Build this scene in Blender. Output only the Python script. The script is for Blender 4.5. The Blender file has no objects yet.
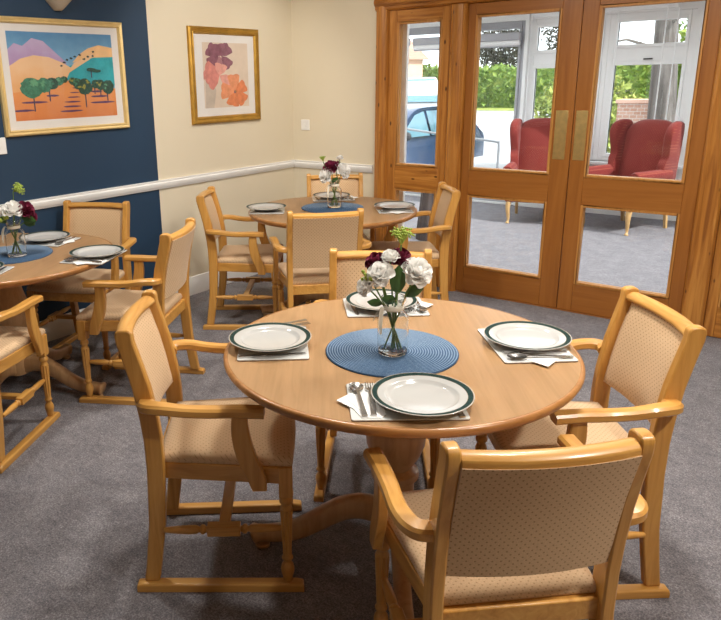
import bpy, math, random
from mathutils import Vector, Matrix
R = random.Random(7)
PI = math.pi
C = bpy.context.scene.collection

# light levels and a few angles
SKY = 2.8; SUN = 5.8; EXPO = 0.1; LSIZE = .22
LAMPS = [(1.9, -2.3, 25), (2.9, -1.6, 23), (1.1, -3.3, 22), (3.3, -2.7, 26), (4.7, -3.2, 40), (3.2, -5.6, 3)]
WASH = [((1.35, -1.2, 2.46), (0, -.85, 1.45), 52, 85), ((.85, -1.5, 2.46), (.45, 0, 1.5), 30, 70)]
WR2, WR1 = -22, 15
# ------------------------------------------------------------------ materials
def new_mat(name):
    m = bpy.data.materials.new(name); m.use_nodes = True
    nt = m.node_tree
    for n in list(nt.nodes): nt.nodes.remove(n)
    out = nt.nodes.new('ShaderNodeOutputMaterial')
    return m, nt, out
def N(nt, t, **kw):
    n = nt.nodes.new(t)
    for k, v in kw.items():
        if k.startswith('i_'):
            n.inputs[k[2:].replace('_', ' ')].default_value = v
        else: setattr(n, k, v)
    return n
def L(nt, a, b): nt.links.new(a, b)
def rgb(c): return (c[0], c[1], c[2], 1.0)
def bsdf(nt, out, col=None, rough=.5, metal=0, spec=.5, coat=0):
    b = N(nt, 'ShaderNodeBsdfPrincipled')
    if col is not None: b.inputs['Base Color'].default_value = rgb(col)
    b.inputs['Roughness'].default_value = rough
    b.inputs['Metallic'].default_value = metal
    b.inputs['Specular IOR Level'].default_value = spec
    b.inputs['Coat Weight'].default_value = coat
    b.inputs['Coat Roughness'].default_value = .15
    L(nt, b.outputs[0], out.inputs[0])
    return b
def ramp(nt, fac, stops):
    r = N(nt, 'ShaderNodeValToRGB')
    while len(r.color_ramp.elements) < len(stops): r.color_ramp.elements.new(.5)
    for e, (p, c) in zip(r.color_ramp.elements, stops):
        e.position = p; e.color = rgb(c)
    L(nt, fac, r.inputs[0])
    return r.outputs[0]
def coords(nt, scale=(1, 1, 1), rot=(0, 0, 0)):
    t = N(nt, 'ShaderNodeTexCoord'); m = N(nt, 'ShaderNodeMapping')
    m.inputs['Scale'].default_value = scale; m.inputs['Rotation'].default_value = rot
    L(nt, t.outputs['Object'], m.inputs[0]); return m.outputs[0]
def noise(nt, vec, scale, detail=3, rough=.55, dist=0):
    n = N(nt, 'ShaderNodeTexNoise'); n.inputs['Scale'].default_value = scale
    n.inputs['Detail'].default_value = detail; n.inputs['Roughness'].default_value = rough
    n.inputs['Distortion'].default_value = dist
    L(nt, vec, n.inputs['Vector']); return n.outputs[0]
def bump(nt, h, b, strength=.3, dist=.002):
    n = N(nt, 'ShaderNodeBump'); n.inputs['Strength'].default_value = strength
    n.inputs['Distance'].default_value = dist
    L(nt, h, n.inputs['Height']); L(nt, n.outputs[0], b.inputs['Normal'])
def flat(name, col, rough=.5, metal=0, spec=.5, coat=0, var=.06, vs=9):
    m, nt, out = new_mat(name)
    b = bsdf(nt, out, col, rough, metal, spec, coat)
    f = noise(nt, coords(nt), vs)
    c = ramp(nt, f, [(.25, [x*(1-var) for x in col]), (.75, [min(1, x*(1+var)) for x in col])])
    L(nt, c, b.inputs['Base Color'])
    return m
def wood(name, axis, dark, mid, light, rough=.38, coat=.25, sc=1.0, knots=False, rot=0):
    m, nt, out = new_mat(name)
    b = bsdf(nt, out, mid, rough, 0, .45, coat)
    s = [38*sc]*3; s['xyz'.index(axis)] = 2.2*sc
    v = coords(nt, s, (0, 0, rot))
    f = noise(nt, v, 1.0, 4, .6, .8)
    c = ramp(nt, f, [(.3, dark), (.5, mid), (.72, light)])
    if knots:
        s2 = [15.0]*3; s2['xyz'.index(axis)] = 6.5
        vo = N(nt, 'ShaderNodeTexVoronoi'); vo.inputs['Scale'].default_value = 1.0
        L(nt, coords(nt, s2), vo.inputs['Vector'])
        k = ramp(nt, vo.outputs['Distance'], [(.07, (1, 1, 1)), (.13, (0, 0, 0))])
        mx = N(nt, 'ShaderNodeMix', data_type='RGBA')
        L(nt, k, mx.inputs['Factor']); L(nt, c, mx.inputs['A'])
        mx.inputs['B'].default_value = rgb([x*.32 for x in dark]); c = mx.outputs['Result']
    L(nt, c, b.inputs['Base Color'])
    bump(nt, f, b, .12, .001)
    return m
def fabric(name, plane, base, dot, pitch=.0125):
    m, nt, out = new_mat(name)
    b = bsdf(nt, out, base, .92, 0, .15)
    t = N(nt, 'ShaderNodeTexCoord'); sp = N(nt, 'ShaderNodeSeparateXYZ'); L(nt, t.outputs['Object'], sp.inputs[0])
    A, B = sp.outputs['XYZ'.index(plane[0].upper())], sp.outputs['XYZ'.index(plane[1].upper())]
    def mth(op, a, bb=None):
        n = N(nt, 'ShaderNodeMath', operation=op)
        for i, q in enumerate((a, bb)):
            if q is None: continue
            if isinstance(q, (int, float)): n.inputs[i].default_value = q
            else: L(nt, q, n.inputs[i])
        return n.outputs[0]
    if plane == 'xy':
        A = mth('ADD', A, mth('MULTIPLY', sp.outputs[2], .7)); B = mth('ADD', B, sp.outputs[2])
    u = mth('MULTIPLY', mth('ADD', A, B), .7071/pitch*1.0); v = mth('MULTIPLY', mth('SUBTRACT', A, B), .7071/pitch)
    fu = mth('SUBTRACT', mth('FRACT', mth('ADD', u, 100)), .5); fv = mth('SUBTRACT', mth('FRACT', mth('ADD', v, 100)), .5)
    d = mth('SQRT', mth('ADD', mth('MULTIPLY', fu, fu), mth('MULTIPLY', fv, fv)))
    k = ramp(nt, d, [(.13, (1, 1, 1)), (.2, (0, 0, 0))])
    w = noise(nt, coords(nt, (1, 1, 1)), 420, 2)
    c0 = ramp(nt, w, [(.3, [x*.88 for x in base]), (.7, [min(1, x*1.08) for x in base])])
    mx = N(nt, 'ShaderNodeMix', data_type='RGBA'); L(nt, k, mx.inputs['Factor']); L(nt, c0, mx.inputs['A'])
    mx.inputs['B'].default_value = rgb(dot)
    L(nt, mx.outputs['Result'], b.inputs['Base Color'])
    b.inputs['Sheen Weight'].default_value = .15
    bump(nt, w, b, .25, .001)
    return m
def glass(name, tint=(1, 1, 1), refl=1.0, power=4.0):
    m, nt, out = new_mat(name)
    tr = N(nt, 'ShaderNodeBsdfTransparent'); tr.inputs[0].default_value = rgb(tint)
    gl = N(nt, 'ShaderNodeBsdfGlossy'); gl.inputs['Roughness'].default_value = .02
    lw = N(nt, 'ShaderNodeLayerWeight'); lw.inputs[0].default_value = .5
    pw = N(nt, 'ShaderNodeMath', operation='POWER'); pw.inputs[1].default_value = power
    L(nt, lw.outputs['Facing'], pw.inputs[0])
    ml = N(nt, 'ShaderNodeMath', operation='MULTIPLY_ADD'); ml.inputs[1].default_value = .75*refl; ml.inputs[2].default_value = .035*refl
    L(nt, pw.outputs[0], ml.inputs[0])
    mx = N(nt, 'ShaderNodeMixShader'); L(nt, ml.outputs[0], mx.inputs[0]); L(nt, tr.outputs[0], mx.inputs[1]); L(nt, gl.outputs[0], mx.inputs[2])
    L(nt, mx.outputs[0], out.inputs[0])
    return m

M = {}
BD, BM, BL = (.46, .215, .043), (.575, .288, .064), (.66, .362, .096)       # honey beech
for ax in 'xyz': M['oak_'+ax] = wood('beech_'+ax, ax, BD, BM, BL)
M['top'] = wood('table_veneer', 'y', (.575, .375, .19), (.63, .42, .222), (.68, .465, .255), .33, .3, 1.0, rot=.35)
M['lip'] = wood('table_edge', 'x', (.30, .125, .032), (.38, .17, .05), (.45, .21, .07), .35, .3)
M['ped'] = wood('pedestal_wood', 'z', (.46, .26, .115), (.54, .32, .15), (.60, .37, .19), .35, .3)
PD, PM, PL = (.26, .085, .012), (.45, .175, .028), (.60, .27, .055)
for ax in 'xz':
    M['pine_'+ax] = wood('pine_'+ax, ax, PD, PM, PL, .4, .25, .8, True)
    M['door_'+ax] = wood('door_wood_'+ax, ax, (.27, .090, .013), (.335, .120, .019), (.39, .148, .028), .38, .25, .6)
M['bead'] = wood('bead_wood', 'z', (.44, .18, .035), (.55, .25, .06), (.62, .30, .08), .4, .2)
M['fab_seat'] = fabric('seat_fabric', 'xy', (.66, .47, .29), (.46, .29, .16))
M['fab_back'] = fabric('back_fabric', 'xz', (.67, .465, .275), (.40, .235, .11))
M['fab_red'] = fabric('red_fabric', 'xz', (.20, .030, .026), (.30, .085, .05), .02)
M['cream'] = flat('cream_paint', (.73, .655, .505), .75, var=.015, vs=2)
M['blue'] = flat('blue_paint', (.0105, .040, .088), .6, var=.03, vs=2)
M['bounce_cut'] = flat('bounce_cutting_brown', (.34, .215, .10), .8, var=.02, vs=2)  # brown invented for the unseen walls to cut their bounce light
M['white'] = flat('white_paint', (.84, .84, .83), .4, var=.02)
M['ceil'] = flat('ceiling_paint', (.82, .80, .76), .85, var=.01)
M['upvc'] = flat('white_plastic', (.87, .87, .87), .35, var=.02)
M['grey_and_shade'] = flat('blind_grey_frame_shade', (.42, .42, .45), .5, var=.02)  # grey of the blinds; also paints shade into the wide glazing's white frame
M['ceramic'] = flat('ceramic', (.475, .475, .465), .15, coat=.35, var=.01)
M['band'] = flat('green_band', (.008, .030, .027), .5, spec=.12, var=.7, vs=160)
M['line'] = flat('brown_line', (.30, .24, .17), .2, var=.1)
M['linen'] = flat('napkin_paper', (.86, .86, .85), .85, var=.02, vs=60)
M['board'] = flat('laminate', (.66, .68, .67), .12, coat=.4, var=.02, vs=30)
M['cork'] = flat('cork', (.17, .10, .055), .9, var=.3, vs=200)
M['steel'] = flat('cutlery_steel', (.55, .54, .53), .2, 1, var=.04)
M['brass'] = flat('brass', (.78, .58, .24), .38, 1, var=.14, vs=30)
M['gold'] = flat('gold_frame', (.52, .30, .055), .36, .75, var=.2, vs=12)
M['palegold'] = flat('pale_gold_frame', (.80, .60, .27), .4, .35, var=.1, vs=12)
M['pane'] = glass('window_glass', (.96, .97, .97), .7)
M['picpane'] = glass('picture_glass', (1, 1, 1), .9)
M['vase'] = glass('vase_glass', (.95, .97, .965), 1.5, 2.2)
def realglass(name, col):
    m, nt, out = new_mat(name); b = bsdf(nt, out, col, .0, 0, .5); b.inputs['Transmission Weight'].default_value = 1; b.inputs['IOR'].default_value = 1.45; return m
M['clear'] = realglass('clear_glass', (.97, .985, .98))
M['vasebase'] = glass('vase_base_glass', (.90, .95, .90), .8)
M['stem'] = flat('stem_green', (.11, .20, .045), .5, var=.3, vs=30)
M['leaf'] = flat('leaf_green', (.035, .10, .022), .45, var=.3, vs=60)
def petals(name, col):
    m, nt, out = new_mat(name); d = N(nt, 'ShaderNodeBsdfDiffuse'); t = N(nt, 'ShaderNodeBsdfTranslucent'); mx = N(nt, 'ShaderNodeMixShader'); mx.inputs[0].default_value = .3
    c = ramp(nt, noise(nt, coords(nt), 60), [(.3, [x*.95 for x in col]), (.7, [min(1, x*1.03) for x in col])])
    L(nt, c, d.inputs[0]); L(nt, c, t.inputs[0]); L(nt, d.outputs[0], mx.inputs[1]); L(nt, t.outputs[0], mx.inputs[2]); L(nt, mx.outputs[0], out.inputs[0]); return m
M['petal_white'] = petals('white_petals', (.97, .965, .945))
M['petal_red'] = flat('burgundy_petals', (.19, .011, .05), .65, var=.3, vs=60)
M['lime'] = flat('lime_flowers', (.36, .47, .07), .6, var=.25, vs=60)
M['ribbon'] = flat('ribbon', (.80, .75, .64), .8, var=.05)
M['shade'] = flat('sconce_plaster', (.50, .42, .33), .7, var=.05)
M['dark'] = flat('dark_rubber', (.02, .02, .022), .6)
M['carpaint'] = flat('blue_car_paint', (.018, .050, .14), .2, .3, coat=1, var=.05)
M['vanpaint'] = flat('white_car_paint', (.50, .52, .54), .2, coat=1, var=.02)
M['carglass'] = flat('car_glass', (.10, .22, .28), .06, spec=.8, var=.1, vs=2)
M['alloy'] = flat('alloy', (.5, .5, .52), .3, 1)
M['redlamp'] = flat('red_lamp', (.5, .02, .02), .2)
M['rail'] = flat('handrail_metal', (.30, .31, .33), .35, .5)
M['brickpeach'] = flat('far_render', (.70, .44, .34), .9, var=.06, vs=1.5)
M['bark'] = wood('bark', 'z', (.045, .038, .033), (.12, .105, .095), (.24, .215, .195), .95, 0, .3)
M['taupe'] = flat('taupe_cloth', (.075, .058, .055), .9, var=.1)
M['cabriole'] = wood('cabriole_wood', 'z', (.42, .25, .09), (.55, .34, .14), (.62, .40, .18), .35, .3)

def carpet():
    m, nt, out = new_mat('carpet'); b = bsdf(nt, out, (.1, .1, .12), .95, 0, .1)
    v = coords(nt)
    f = noise(nt, v, 150, 4, .8); g = noise(nt, v, 9, 4, .6); h = noise(nt, v, 42, 3, .7)
    c1 = ramp(nt, f, [(.30, (.070, .066, .074)), (.50, (.200, .190, .205)), (.70, (.42, .40, .42))])
    c2 = ramp(nt, g, [(.3, (.80, .80, .82)), (.7, (1.12, 1.12, 1.10))])
    c3 = ramp(nt, h, [(.3, (.72, .72, .74)), (.7, (1.2, 1.2, 1.2))])
    for cc in (c2, c3):
        mx = N(nt, 'ShaderNodeMix', data_type='RGBA', blend_type='MULTIPLY'); mx.inputs['Factor'].default_value = 1
        L(nt, c1, mx.inputs['A']); L(nt, cc, mx.inputs['B']); c1 = mx.outputs['Result']
    L(nt, c1, b.inputs['Base Color']); b.inputs['Sheen Weight'].default_value = .1
    bump(nt, f, b, .6, .004)
    return m
M['carpet'] = carpet()
def woven():
    m, nt, out = new_mat('woven_mat'); b = bsdf(nt, out, (.05, .14, .30), .85, 0, .15)
    t = N(nt, 'ShaderNodeTexCoord'); sp = N(nt, 'ShaderNodeSeparateXYZ'); L(nt, t.outputs['Object'], sp.inputs[0])
    cb = N(nt, 'ShaderNodeCombineXYZ'); L(nt, sp.outputs[0], cb.inputs[0]); L(nt, sp.outputs[1], cb.inputs[1])
    ln = N(nt, 'ShaderNodeVectorMath', operation='LENGTH'); L(nt, cb.outputs[0], ln.inputs[0])
    f = noise(nt, coords(nt), 210, 3, .75)
    ma = N(nt, 'ShaderNodeMath', operation='MULTIPLY_ADD'); ma.inputs[1].default_value = .0045; L(nt, f, ma.inputs[0]); L(nt, ln.outputs['Value'], ma.inputs[2])
    mu = N(nt, 'ShaderNodeMath', operation='MULTIPLY'); mu.inputs[1].default_value = 26/.205; L(nt, ma.outputs[0], mu.inputs[0])
    fr = N(nt, 'ShaderNodeMath', operation='FRACT'); L(nt, mu.outputs[0], fr.inputs[0])
    c = ramp(nt, fr.outputs[0], [(.0, (.030, .060, .115)), (.32, (.055, .110, .205)), (.60, (.25, .33, .43)), (.85, (.065, .125, .22)), (1.0, (.030, .060, .115))])
    L(nt, c, b.inputs['Base Color']); bump(nt, f, b, .4, .002)
    return m
M['woven'] = woven()
def leafy(name, a, bcol, c):
    m, nt, out = new_mat(name); b = bsdf(nt, out, bcol, .6, 0, .3)
    f = noise(nt, coords(nt), 3.5, 4, .7)
    L(nt, ramp(nt, f, [(.3, a), (.5, bcol), (.7, c)]), b.inputs['Base Color']); return m
M['hedge'] = leafy('hedge_leaves', (.07, .14, .025), (.17, .27, .05), (.36, .42, .09))
M['bush'] = leafy('bush_leaves', (.12, .18, .04), (.30, .36, .08), (.52, .52, .14))
M['darktree'] = leafy('dark_leaves', (.03, .03, .022), (.06, .055, .04), (.13, .11, .08))
def bricks():
    m, nt, out = new_mat('brick'); b = bsdf(nt, out, (.4, .2, .15), .9)
    t = N(nt, 'ShaderNodeTexBrick'); t.inputs['Color1'].default_value = (.45, .24, .17, 1); t.inputs['Color2'].default_value = (.56, .34, .26, 1)
    t.inputs['Mortar'].default_value = (.6, .55, .5, 1); t.inputs['Scale'].default_value = 4.5
    L(nt, coords(nt, (1, 1, 1), (PI/2, 0, 0)), t.inputs['Vector']); L(nt, t.outputs[0], b.inputs['Base Color']); return m
M['brick'] = bricks()
M['asphalt'] = flat('asphalt', (.36, .36, .37), .9, var=.08, vs=3)

# ------------------------------------------------------------------ mesh builder
class G:
    def __init__(s): s.v = []; s.f = []; s.m = []
    def add(s, vs, fs, mi=0):
        o = len(s.v); s.v += [tuple(x) for x in vs]; s.f += [tuple(i+o for i in f) for f in fs]; s.m += [mi]*len(fs); return s
    def box(s, a, b, mi=0, M4=None):
        x0, y0, z0 = a; x1, y1, z1 = b
        vs = [Vector(q) for q in ((x0,y0,z0),(x1,y0,z0),(x1,y1,z0),(x0,y1,z0),(x0,y0,z1),(x1,y0,z1),(x1,y1,z1),(x0,y1,z1))]
        if M4: vs = [M4 @ q for q in vs]
        return s.add(vs, [(0,3,2,1),(4,5,6,7),(0,1,5,4),(1,2,6,5),(2,3,7,6),(3,0,4,7)], mi)
    def prism(s, poly, axis, a, b, mi=0):
        # poly in the two other axes, extruded along axis from a to b
        def P(u, v, w):
            return {'x': (w, u, v), 'y': (u, w, v), 'z': (u, v, w)}[axis]
        n = len(poly)
        vs = [P(u, v, a) for u, v in poly] + [P(u, v, b) for u, v in poly]
        fs = [tuple(range(n))[::-1], tuple(range(n, 2*n))] + [(i, (i+1) % n, n+(i+1) % n, n+i) for i in range(n)]
        return s.add(vs, fs, mi)
    def loft(s, rings, mi=0, cap=True, closed=True):
        n = len(rings[0]); vs = [q for r in rings for q in r]; fs = []
        for i in range(len(rings)-1):
            for j in range(n if closed else n-1):
                k = (j+1) % n
                fs.append((i*n+j, i*n+k, (i+1)*n+k, (i+1)*n+j))
        if cap: fs += [tuple(range(n))[::-1], tuple(range((len(rings)-1)*n, len(rings)*n))]
        return s.add(vs, fs, mi)
    def lathe(s, prof, seg=32, c=(0,0,0), mi=0, mis=None, flute=None, axis='z'):
        # prof: (r, h)
        rings = []
        for i, (r, h) in enumerate(prof):
            ring = []
            for j in range(seg):
                a = 2*PI*j/seg; rr = r
                if flute and flute[0] < h < flute[1]: rr = r*(1-.30*(1 if j % 3 == 0 else 0))
                x, y = rr*math.cos(a), rr*math.sin(a)
                ring.append({'z': (c[0]+x, c[1]+y, c[2]+h), 'y': (c[0]+x, c[1]+h, c[2]-y), 'x': (c[0]+h, c[1]+x, c[2]+y)}[axis])
            rings.append(ring)
        n = seg; o = len(s.v); s.v += [q for r in rings for q in r]
        for i in range(len(rings)-1):
            for j in range(n):
                k = (j+1) % n
                s.f.append((o+i*n+j, o+i*n+k, o+(i+1)*n+k, o+(i+1)*n+j)); s.m.append(mis[i] if mis else mi)
        if prof[0][0] > 1e-5: s.f.append(tuple(o+j for j in range(n))[::-1]); s.m.append(mis[0] if mis else mi)
        if prof[-1][0] > 1e-5: s.f.append(tuple(o+(len(rings)-1)*n+j for j in range(n))); s.m.append(mis[-1] if mis else mi)
        return s
    def tube(s, pts, rad, seg=8, mi=0):
        pts = [Vector(q) for q in pts]; rad = rad if hasattr(rad, '__len__') else [rad]*len(pts)
        rings = []; up = None
        for i, q in enumerate(pts):
            d = (pts[min(i+1, len(pts)-1)] - pts[max(i-1, 0)]).normalized()
            if up is None: up = Vector((0,0,1)) if abs(d.z) < .9 else Vector((1,0,0))
            a = d.cross(up).normalized(); b = a.cross(d).normalized(); up = b
            rings.append([q + rad[i]*(math.cos(t)*a + math.sin(t)*b) for t in [2*PI*j/seg for j in range(seg)]])
        return s.loft(rings, mi)
    def sweep(s, pts, prof, mi=0, up=(0,0,1)):
        # prof(i) -> list of (side, up) offsets
        pts = [Vector(q) for q in pts]; rings = []; up = Vector(up)
        for i, q in enumerate(pts):
            d = (pts[min(i+1, len(pts)-1)] - pts[max(i-1, 0)]).normalized()
            a = d.cross(up).normalized(); b = a.cross(d).normalized()
            rings.append([q + u*a + v*b for u, v in (prof(i) if callable(prof) else prof)])
        return s.loft(rings, mi)
    def blob(s, c, r, seg=12, rings=8, mi=0, M4=None):
        vs = []; fs = []
        for i in range(rings+1):
            t = PI*i/rings
            for j in range(seg):
                a = 2*PI*j/seg
                q = Vector((r[0]*math.sin(t)*math.cos(a), r[1]*math.sin(t)*math.sin(a), r[2]*math.cos(t)))
                if M4: q = M4 @ q
                vs.append(q + Vector(c))
        for i in range(rings):
            for j in range(seg):
                k = (j+1) % seg; fs.append((i*seg+j, (i+1)*seg+j, (i+1)*seg+k, i*seg+k))
        return s.add(vs, fs, mi)

def smoothpath(ctrl, n=6):
    P = [Vector(q) for q in ctrl]; out = []
    for i in range(len(P)-1):
        p0, p1, p2, p3 = P[max(i-1, 0)], P[i], P[i+1], P[min(i+2, len(P)-1)]
        for k in range(n):
            t = k/n
            out.append(.5*((2*p1)+(-p0+p2)*t+(2*p0-5*p1+4*p2-p3)*t*t+(-p0+3*p1-3*p2+p3)*t**3))
    out.append(P[-1]); return out

def mesh_of(name, g, mats, smooth=40):
    me = bpy.data.meshes.new(name); me.from_pydata(g.v, [], g.f); me.update()
    for m in (mats if isinstance(mats, (list, tuple)) else [mats]): me.materials.append(M[m] if isinstance(m, str) else m)
    me.polygons.foreach_set('material_index', g.m)
    import bmesh
    bm = bmesh.new(); bm.from_mesh(me)
    bmesh.ops.remove_doubles(bm, verts=bm.verts, dist=1e-6)
    bmesh.ops.recalc_face_normals(bm, faces=bm.faces); bm.to_mesh(me); bm.free()
    if smooth:
        me.polygons.foreach_set('use_smooth', [True]*len(me.polygons))
        me.set_sharp_from_angle(angle=math.radians(smooth))
    return me
def obj(name, g, mats, parent=None, bevel=0, smooth=40, label=None):
    o = bpy.data.objects.new(name, mesh_of(name, g, mats, smooth)); C.objects.link(o)
    if parent: o.parent = parent
    if bevel:
        b = o.modifiers.new('bevel', 'BEVEL'); b.width = bevel; b.segments = 2; b.limit_method = 'ANGLE'; b.angle_limit = math.radians(40)
        b.harden_normals = False
    if label: o['label'] = label
    return o
def tag(o, label, cat, group=None, kind=None):
    o['label'] = label; o['category'] = cat
    if group: o['group'] = group
    if kind: o['kind'] = kind
    return o
def thing(name, label, cat, loc=(0,0,0), rz=0, group=None):
    o = bpy.data.objects.new(name, None); C.objects.link(o); o.empty_display_size = .05
    o.location = loc; o.rotation_euler = (0, 0, rz)
    return tag(o, label, cat, group)
def struct(name, g, mats, parent=None, bevel=0, label=None):
    o = obj(name, g, mats, parent, bevel)
    if parent is None: o['kind'] = 'structure'
    if label: o['label'] = label
    return o
def dup(root, loc, rz, label=None, group=None):
    def cp(o, par):
        c = o.copy(); C.objects.link(c)
        if par: c.parent = par
        for ch in o.children: cp(ch, c)
        return c
    r = cp(root, None); r.location = loc; r.rotation_euler = (0, 0, rz)
    if label: r['label'] = label
    if group: r['group'] = group
    return r
# ------------------------------------------------------------------ room shell
H = 2.5; XR = 5.6; YF = -7.0; YB = 3.75; XS = -2.6; XE = 7.0
struct('floor', G().box((XS-.15, YF-.15, -.12), (XE+.15, YB+.15, 0)), 'carpet')
struct('ceiling', G().box((-.15, YF-.15, H), (XR+.15, .15, H+.12)), 'ceil')
PAINT = -1.51
g = G().box((-.15, YF, 0), (0, PAINT, H), 1).box((-.15, PAINT, 0), (0, 0, H), 0)
struct('wall_left', g, ['cream', 'blue'])
struct('wall_right', G().box((XR, YF, 0), (XR+.15, 0, H)), 'bounce_cut')
struct('wall_front', G().box((-.15, YF-.15, 0), (XR+.15, YF, H)), 'bounce_cut')
g = G().box((-.15, 0, 0), (.84, .14, H)).box((.84, 0, 2.13), (3.95, .14, H)).box((3.95, 0, 0), (XR+.15, .14, H))
struct('wall_back', g, 'cream')
# dado rails and skirting
rp = [(0, .838), (.012, .838), (.016, .848), (.024, .858), (.024, .880), (.014, .886), (.018, .894), (.018, .900), (0, .900)]
struct('trim_1', G().prism([(a, b) for a, b in rp], 'y', YF, -.0), 'white', label='white dado rail along the left wall')
g = G(); n = len(rp)
struct('trim_2', G().prism([(-a, b) for a, b in rp], 'x', .024, .81), 'white', label='white dado rail on the short back wall')
bp = [(0, 0), (.018, 0), (.018, .105), (.012, .118), (.010, .135), (0, .14)]
struct('baseboard_left', G().prism(bp, 'y', YF, 0), 'white')
struct('baseboard_back', G().prism([(-a, b) for a, b in bp], 'x', .018, .84), 'white')

# pine screen: casing, posts, header
def molded(x0, x1, z0, z1, yf, mat, name, label=None):
    w = x1-x0
    prof = [(x0, .06), (x0, yf+.02), (x0+.1*w, yf+.006), (x0+.2*w, yf+.006), (x0+.26*w, yf), (x0+.5*w, yf-.006), (x0+.74*w, yf), (x0+.8*w, yf+.006), (x0+.9*w, yf+.006), (x1, yf+.02), (x1, .06)]
    return struct(name, G().prism(prof, 'z', z0, z1), mat, label=label)
molded(.84, .95, 0, 2.12, -.05, 'pine_z', 'trim_3', 'knotty pine casing left of the side panel')
molded(1.455, 1.572, 0, 2.03, -.062, 'pine_z', 'trim_4', 'knotty pine post between side panel and double doors')
molded(3.098, 3.225, 0, 2.03, -.062, 'pine_z', 'trim_5', 'knotty pine post right of the double doors')
molded(3.85, 3.96, 0, 2.12, -.05, 'pine_z', 'trim_6', 'knotty pine casing right of the right-hand side panel')
hp = [(.06, 2.03), (-.035, 2.03), (-.05, 2.042), (-.05, 2.058), (-.062, 2.068), (-.07, 2.09), (-.055, 2.12), (-.03, 2.125), (-.02, 2.145), (.06, 2.145)]
struct('trim_7', G().prism([(a, b) for a, b in hp], 'x', .84, 3.96), 'pine_x', label='pine header moulding over the doors')
struct('trim_8', G().box((1.572, -.03, 0.0), (3.098, .06, .004)), 'door_x', label='threshold strip under the doors')

def leaf_panel(name, x0, x1, z0, z1, px0, px1, rails, mat, yf=-.022, yb=.022):
    """a framed leaf with two panes; rails = (low_bottom, low_top, up_bottom, up_top)"""
    a, b, c, d = rails
    r = bpy.data.objects.new(name, None); C.objects.link(r); r['kind'] = 'structure'; r.location = (x0, 0, 0)
    ox = x0
    def B(nm, xa, xb, za, zb, m): return obj(nm, G().box((xa-ox, yf, za), (xb-ox, yb, zb)), m, r, .003)
    B('stile', x0, px0, z0, z1, mat+'_z'); B('stile', px1, x1, z0, z1, mat+'_z')
    B('rail', px0, px1, z0, a, mat+'_x'); B('rail', px0, px1, b, c, mat+'_x'); B('rail', px0, px1, d, z1, mat+'_x')
    for za, zb in ((a, b), (c, d)):
        w = .015; bd = G()
        for yy0, yy1 in ((yf-.004, -.004), (.004, yb+.004)):
            for q in (((px0, za), (px0+w, zb)), ((px1-w, za), (px1, zb)), ((px0+w, za), (px1-w, za+w)), ((px0+w, zb-w), (px1-w, zb))):
                bd.box((q[0][0]-ox, yy0, q[0][1]), (q[1][0]-ox, yy1, q[1][1]))
        obj('glazing_bead', bd, 'bead', r, .003)
        obj('glass_pane', G().box((px0+.002-ox, -.003, za+.002), (px1-.002-ox, .003, zb-.002)), 'pane', r, smooth=0)
    return r
RL = (.200, .735, .918, 1.953)
w1 = leaf_panel('window_1', .950, 1.455, .004, 2.03, 1.018, 1.382, (.200, .735, .915, 1.945), 'pine'); w1['label'] = 'narrow pine side panel with two panes left of the double doors'
d1 = leaf_panel('door_1', 1.576, 2.333, .006, 2.028, 1.632, 2.210, RL, 'door'); d1['label'] = 'left leaf of the glazed double doors'
d2 = leaf_panel('door_2', 2.337, 3.094, .006, 2.028, 2.433, 3.018, RL, 'door'); d2['label'] = 'right leaf of the glazed double doors'
w2 = leaf_panel('window_2', 3.225, 3.85, .004, 2.03, 3.285, 3.78, (.200, .735, .915, 1.945), 'pine'); w2['label'] = 'pine side panel right of the double doors'
for r, xa, xb in ((d1, 2.222, 2.300), (d2, 2.352, 2.424)):
    ox = r.location.x
    obj('push_plate', G().box((xa-ox, -.0245, 1.022), (xb-ox, -.0215, 1.334)), 'brass', r, .001, label='brass push plate')
    p = r.children[-1]

# small fittings on the walls
def plate(name, label, cat, y, z, x, axis):
    r = thing(name, label, cat, (x, y, z))
    if axis == 'left':
        obj('faceplate', G().box((0, -.043, -.047), (.009, .043, .047)), 'white', r, .003)
        obj('rocker', G().box((.009, -.010, -.012), (.013, .010, .012)), 'white', r, .002)
    else:
        obj('faceplate', G().box((-.043, -.009, -.043), (.043, 0, .043)), 'white', r, .003)
        obj('rocker', G().box((-.010, -.013, -.012), (.010, -.009, .012)), 'white', r, .002)
plate('light_switch', 'white switch plate on the blue wall below the landscape picture', 'switch', -2.660, 1.230, 0, 'left')
plate('light_switch', 'white switch plate on the cream back wall near the corner', 'switch', 0, 1.195, .135, 'back')
# wall light above the landscape picture: a plaster half bowl narrowing to a blunt tip
r = thing('wall_light', 'beige plaster wall light high on the blue wall above the landscape picture', 'wall light', (0, -2.185, 1.978))
rings = []
for z, w, d in ((0, .020, .040), (.012, .032, .055), (.06, .076, .090), (.12, .122, .115), (.18, .160, .130)):
    rings.append([(0, -w, z), (d*.55, -w, z), (d, -w*.5, z), (d, w*.5, z), (d*.55, w, z), (0, w, z)])
g = G().loft(rings, closed=True)
obj('shade', g, 'shade', r); obj('backplate', G().box((0, -.06, .05), (.01, .06, .2)), 'white', r, .003)

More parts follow.
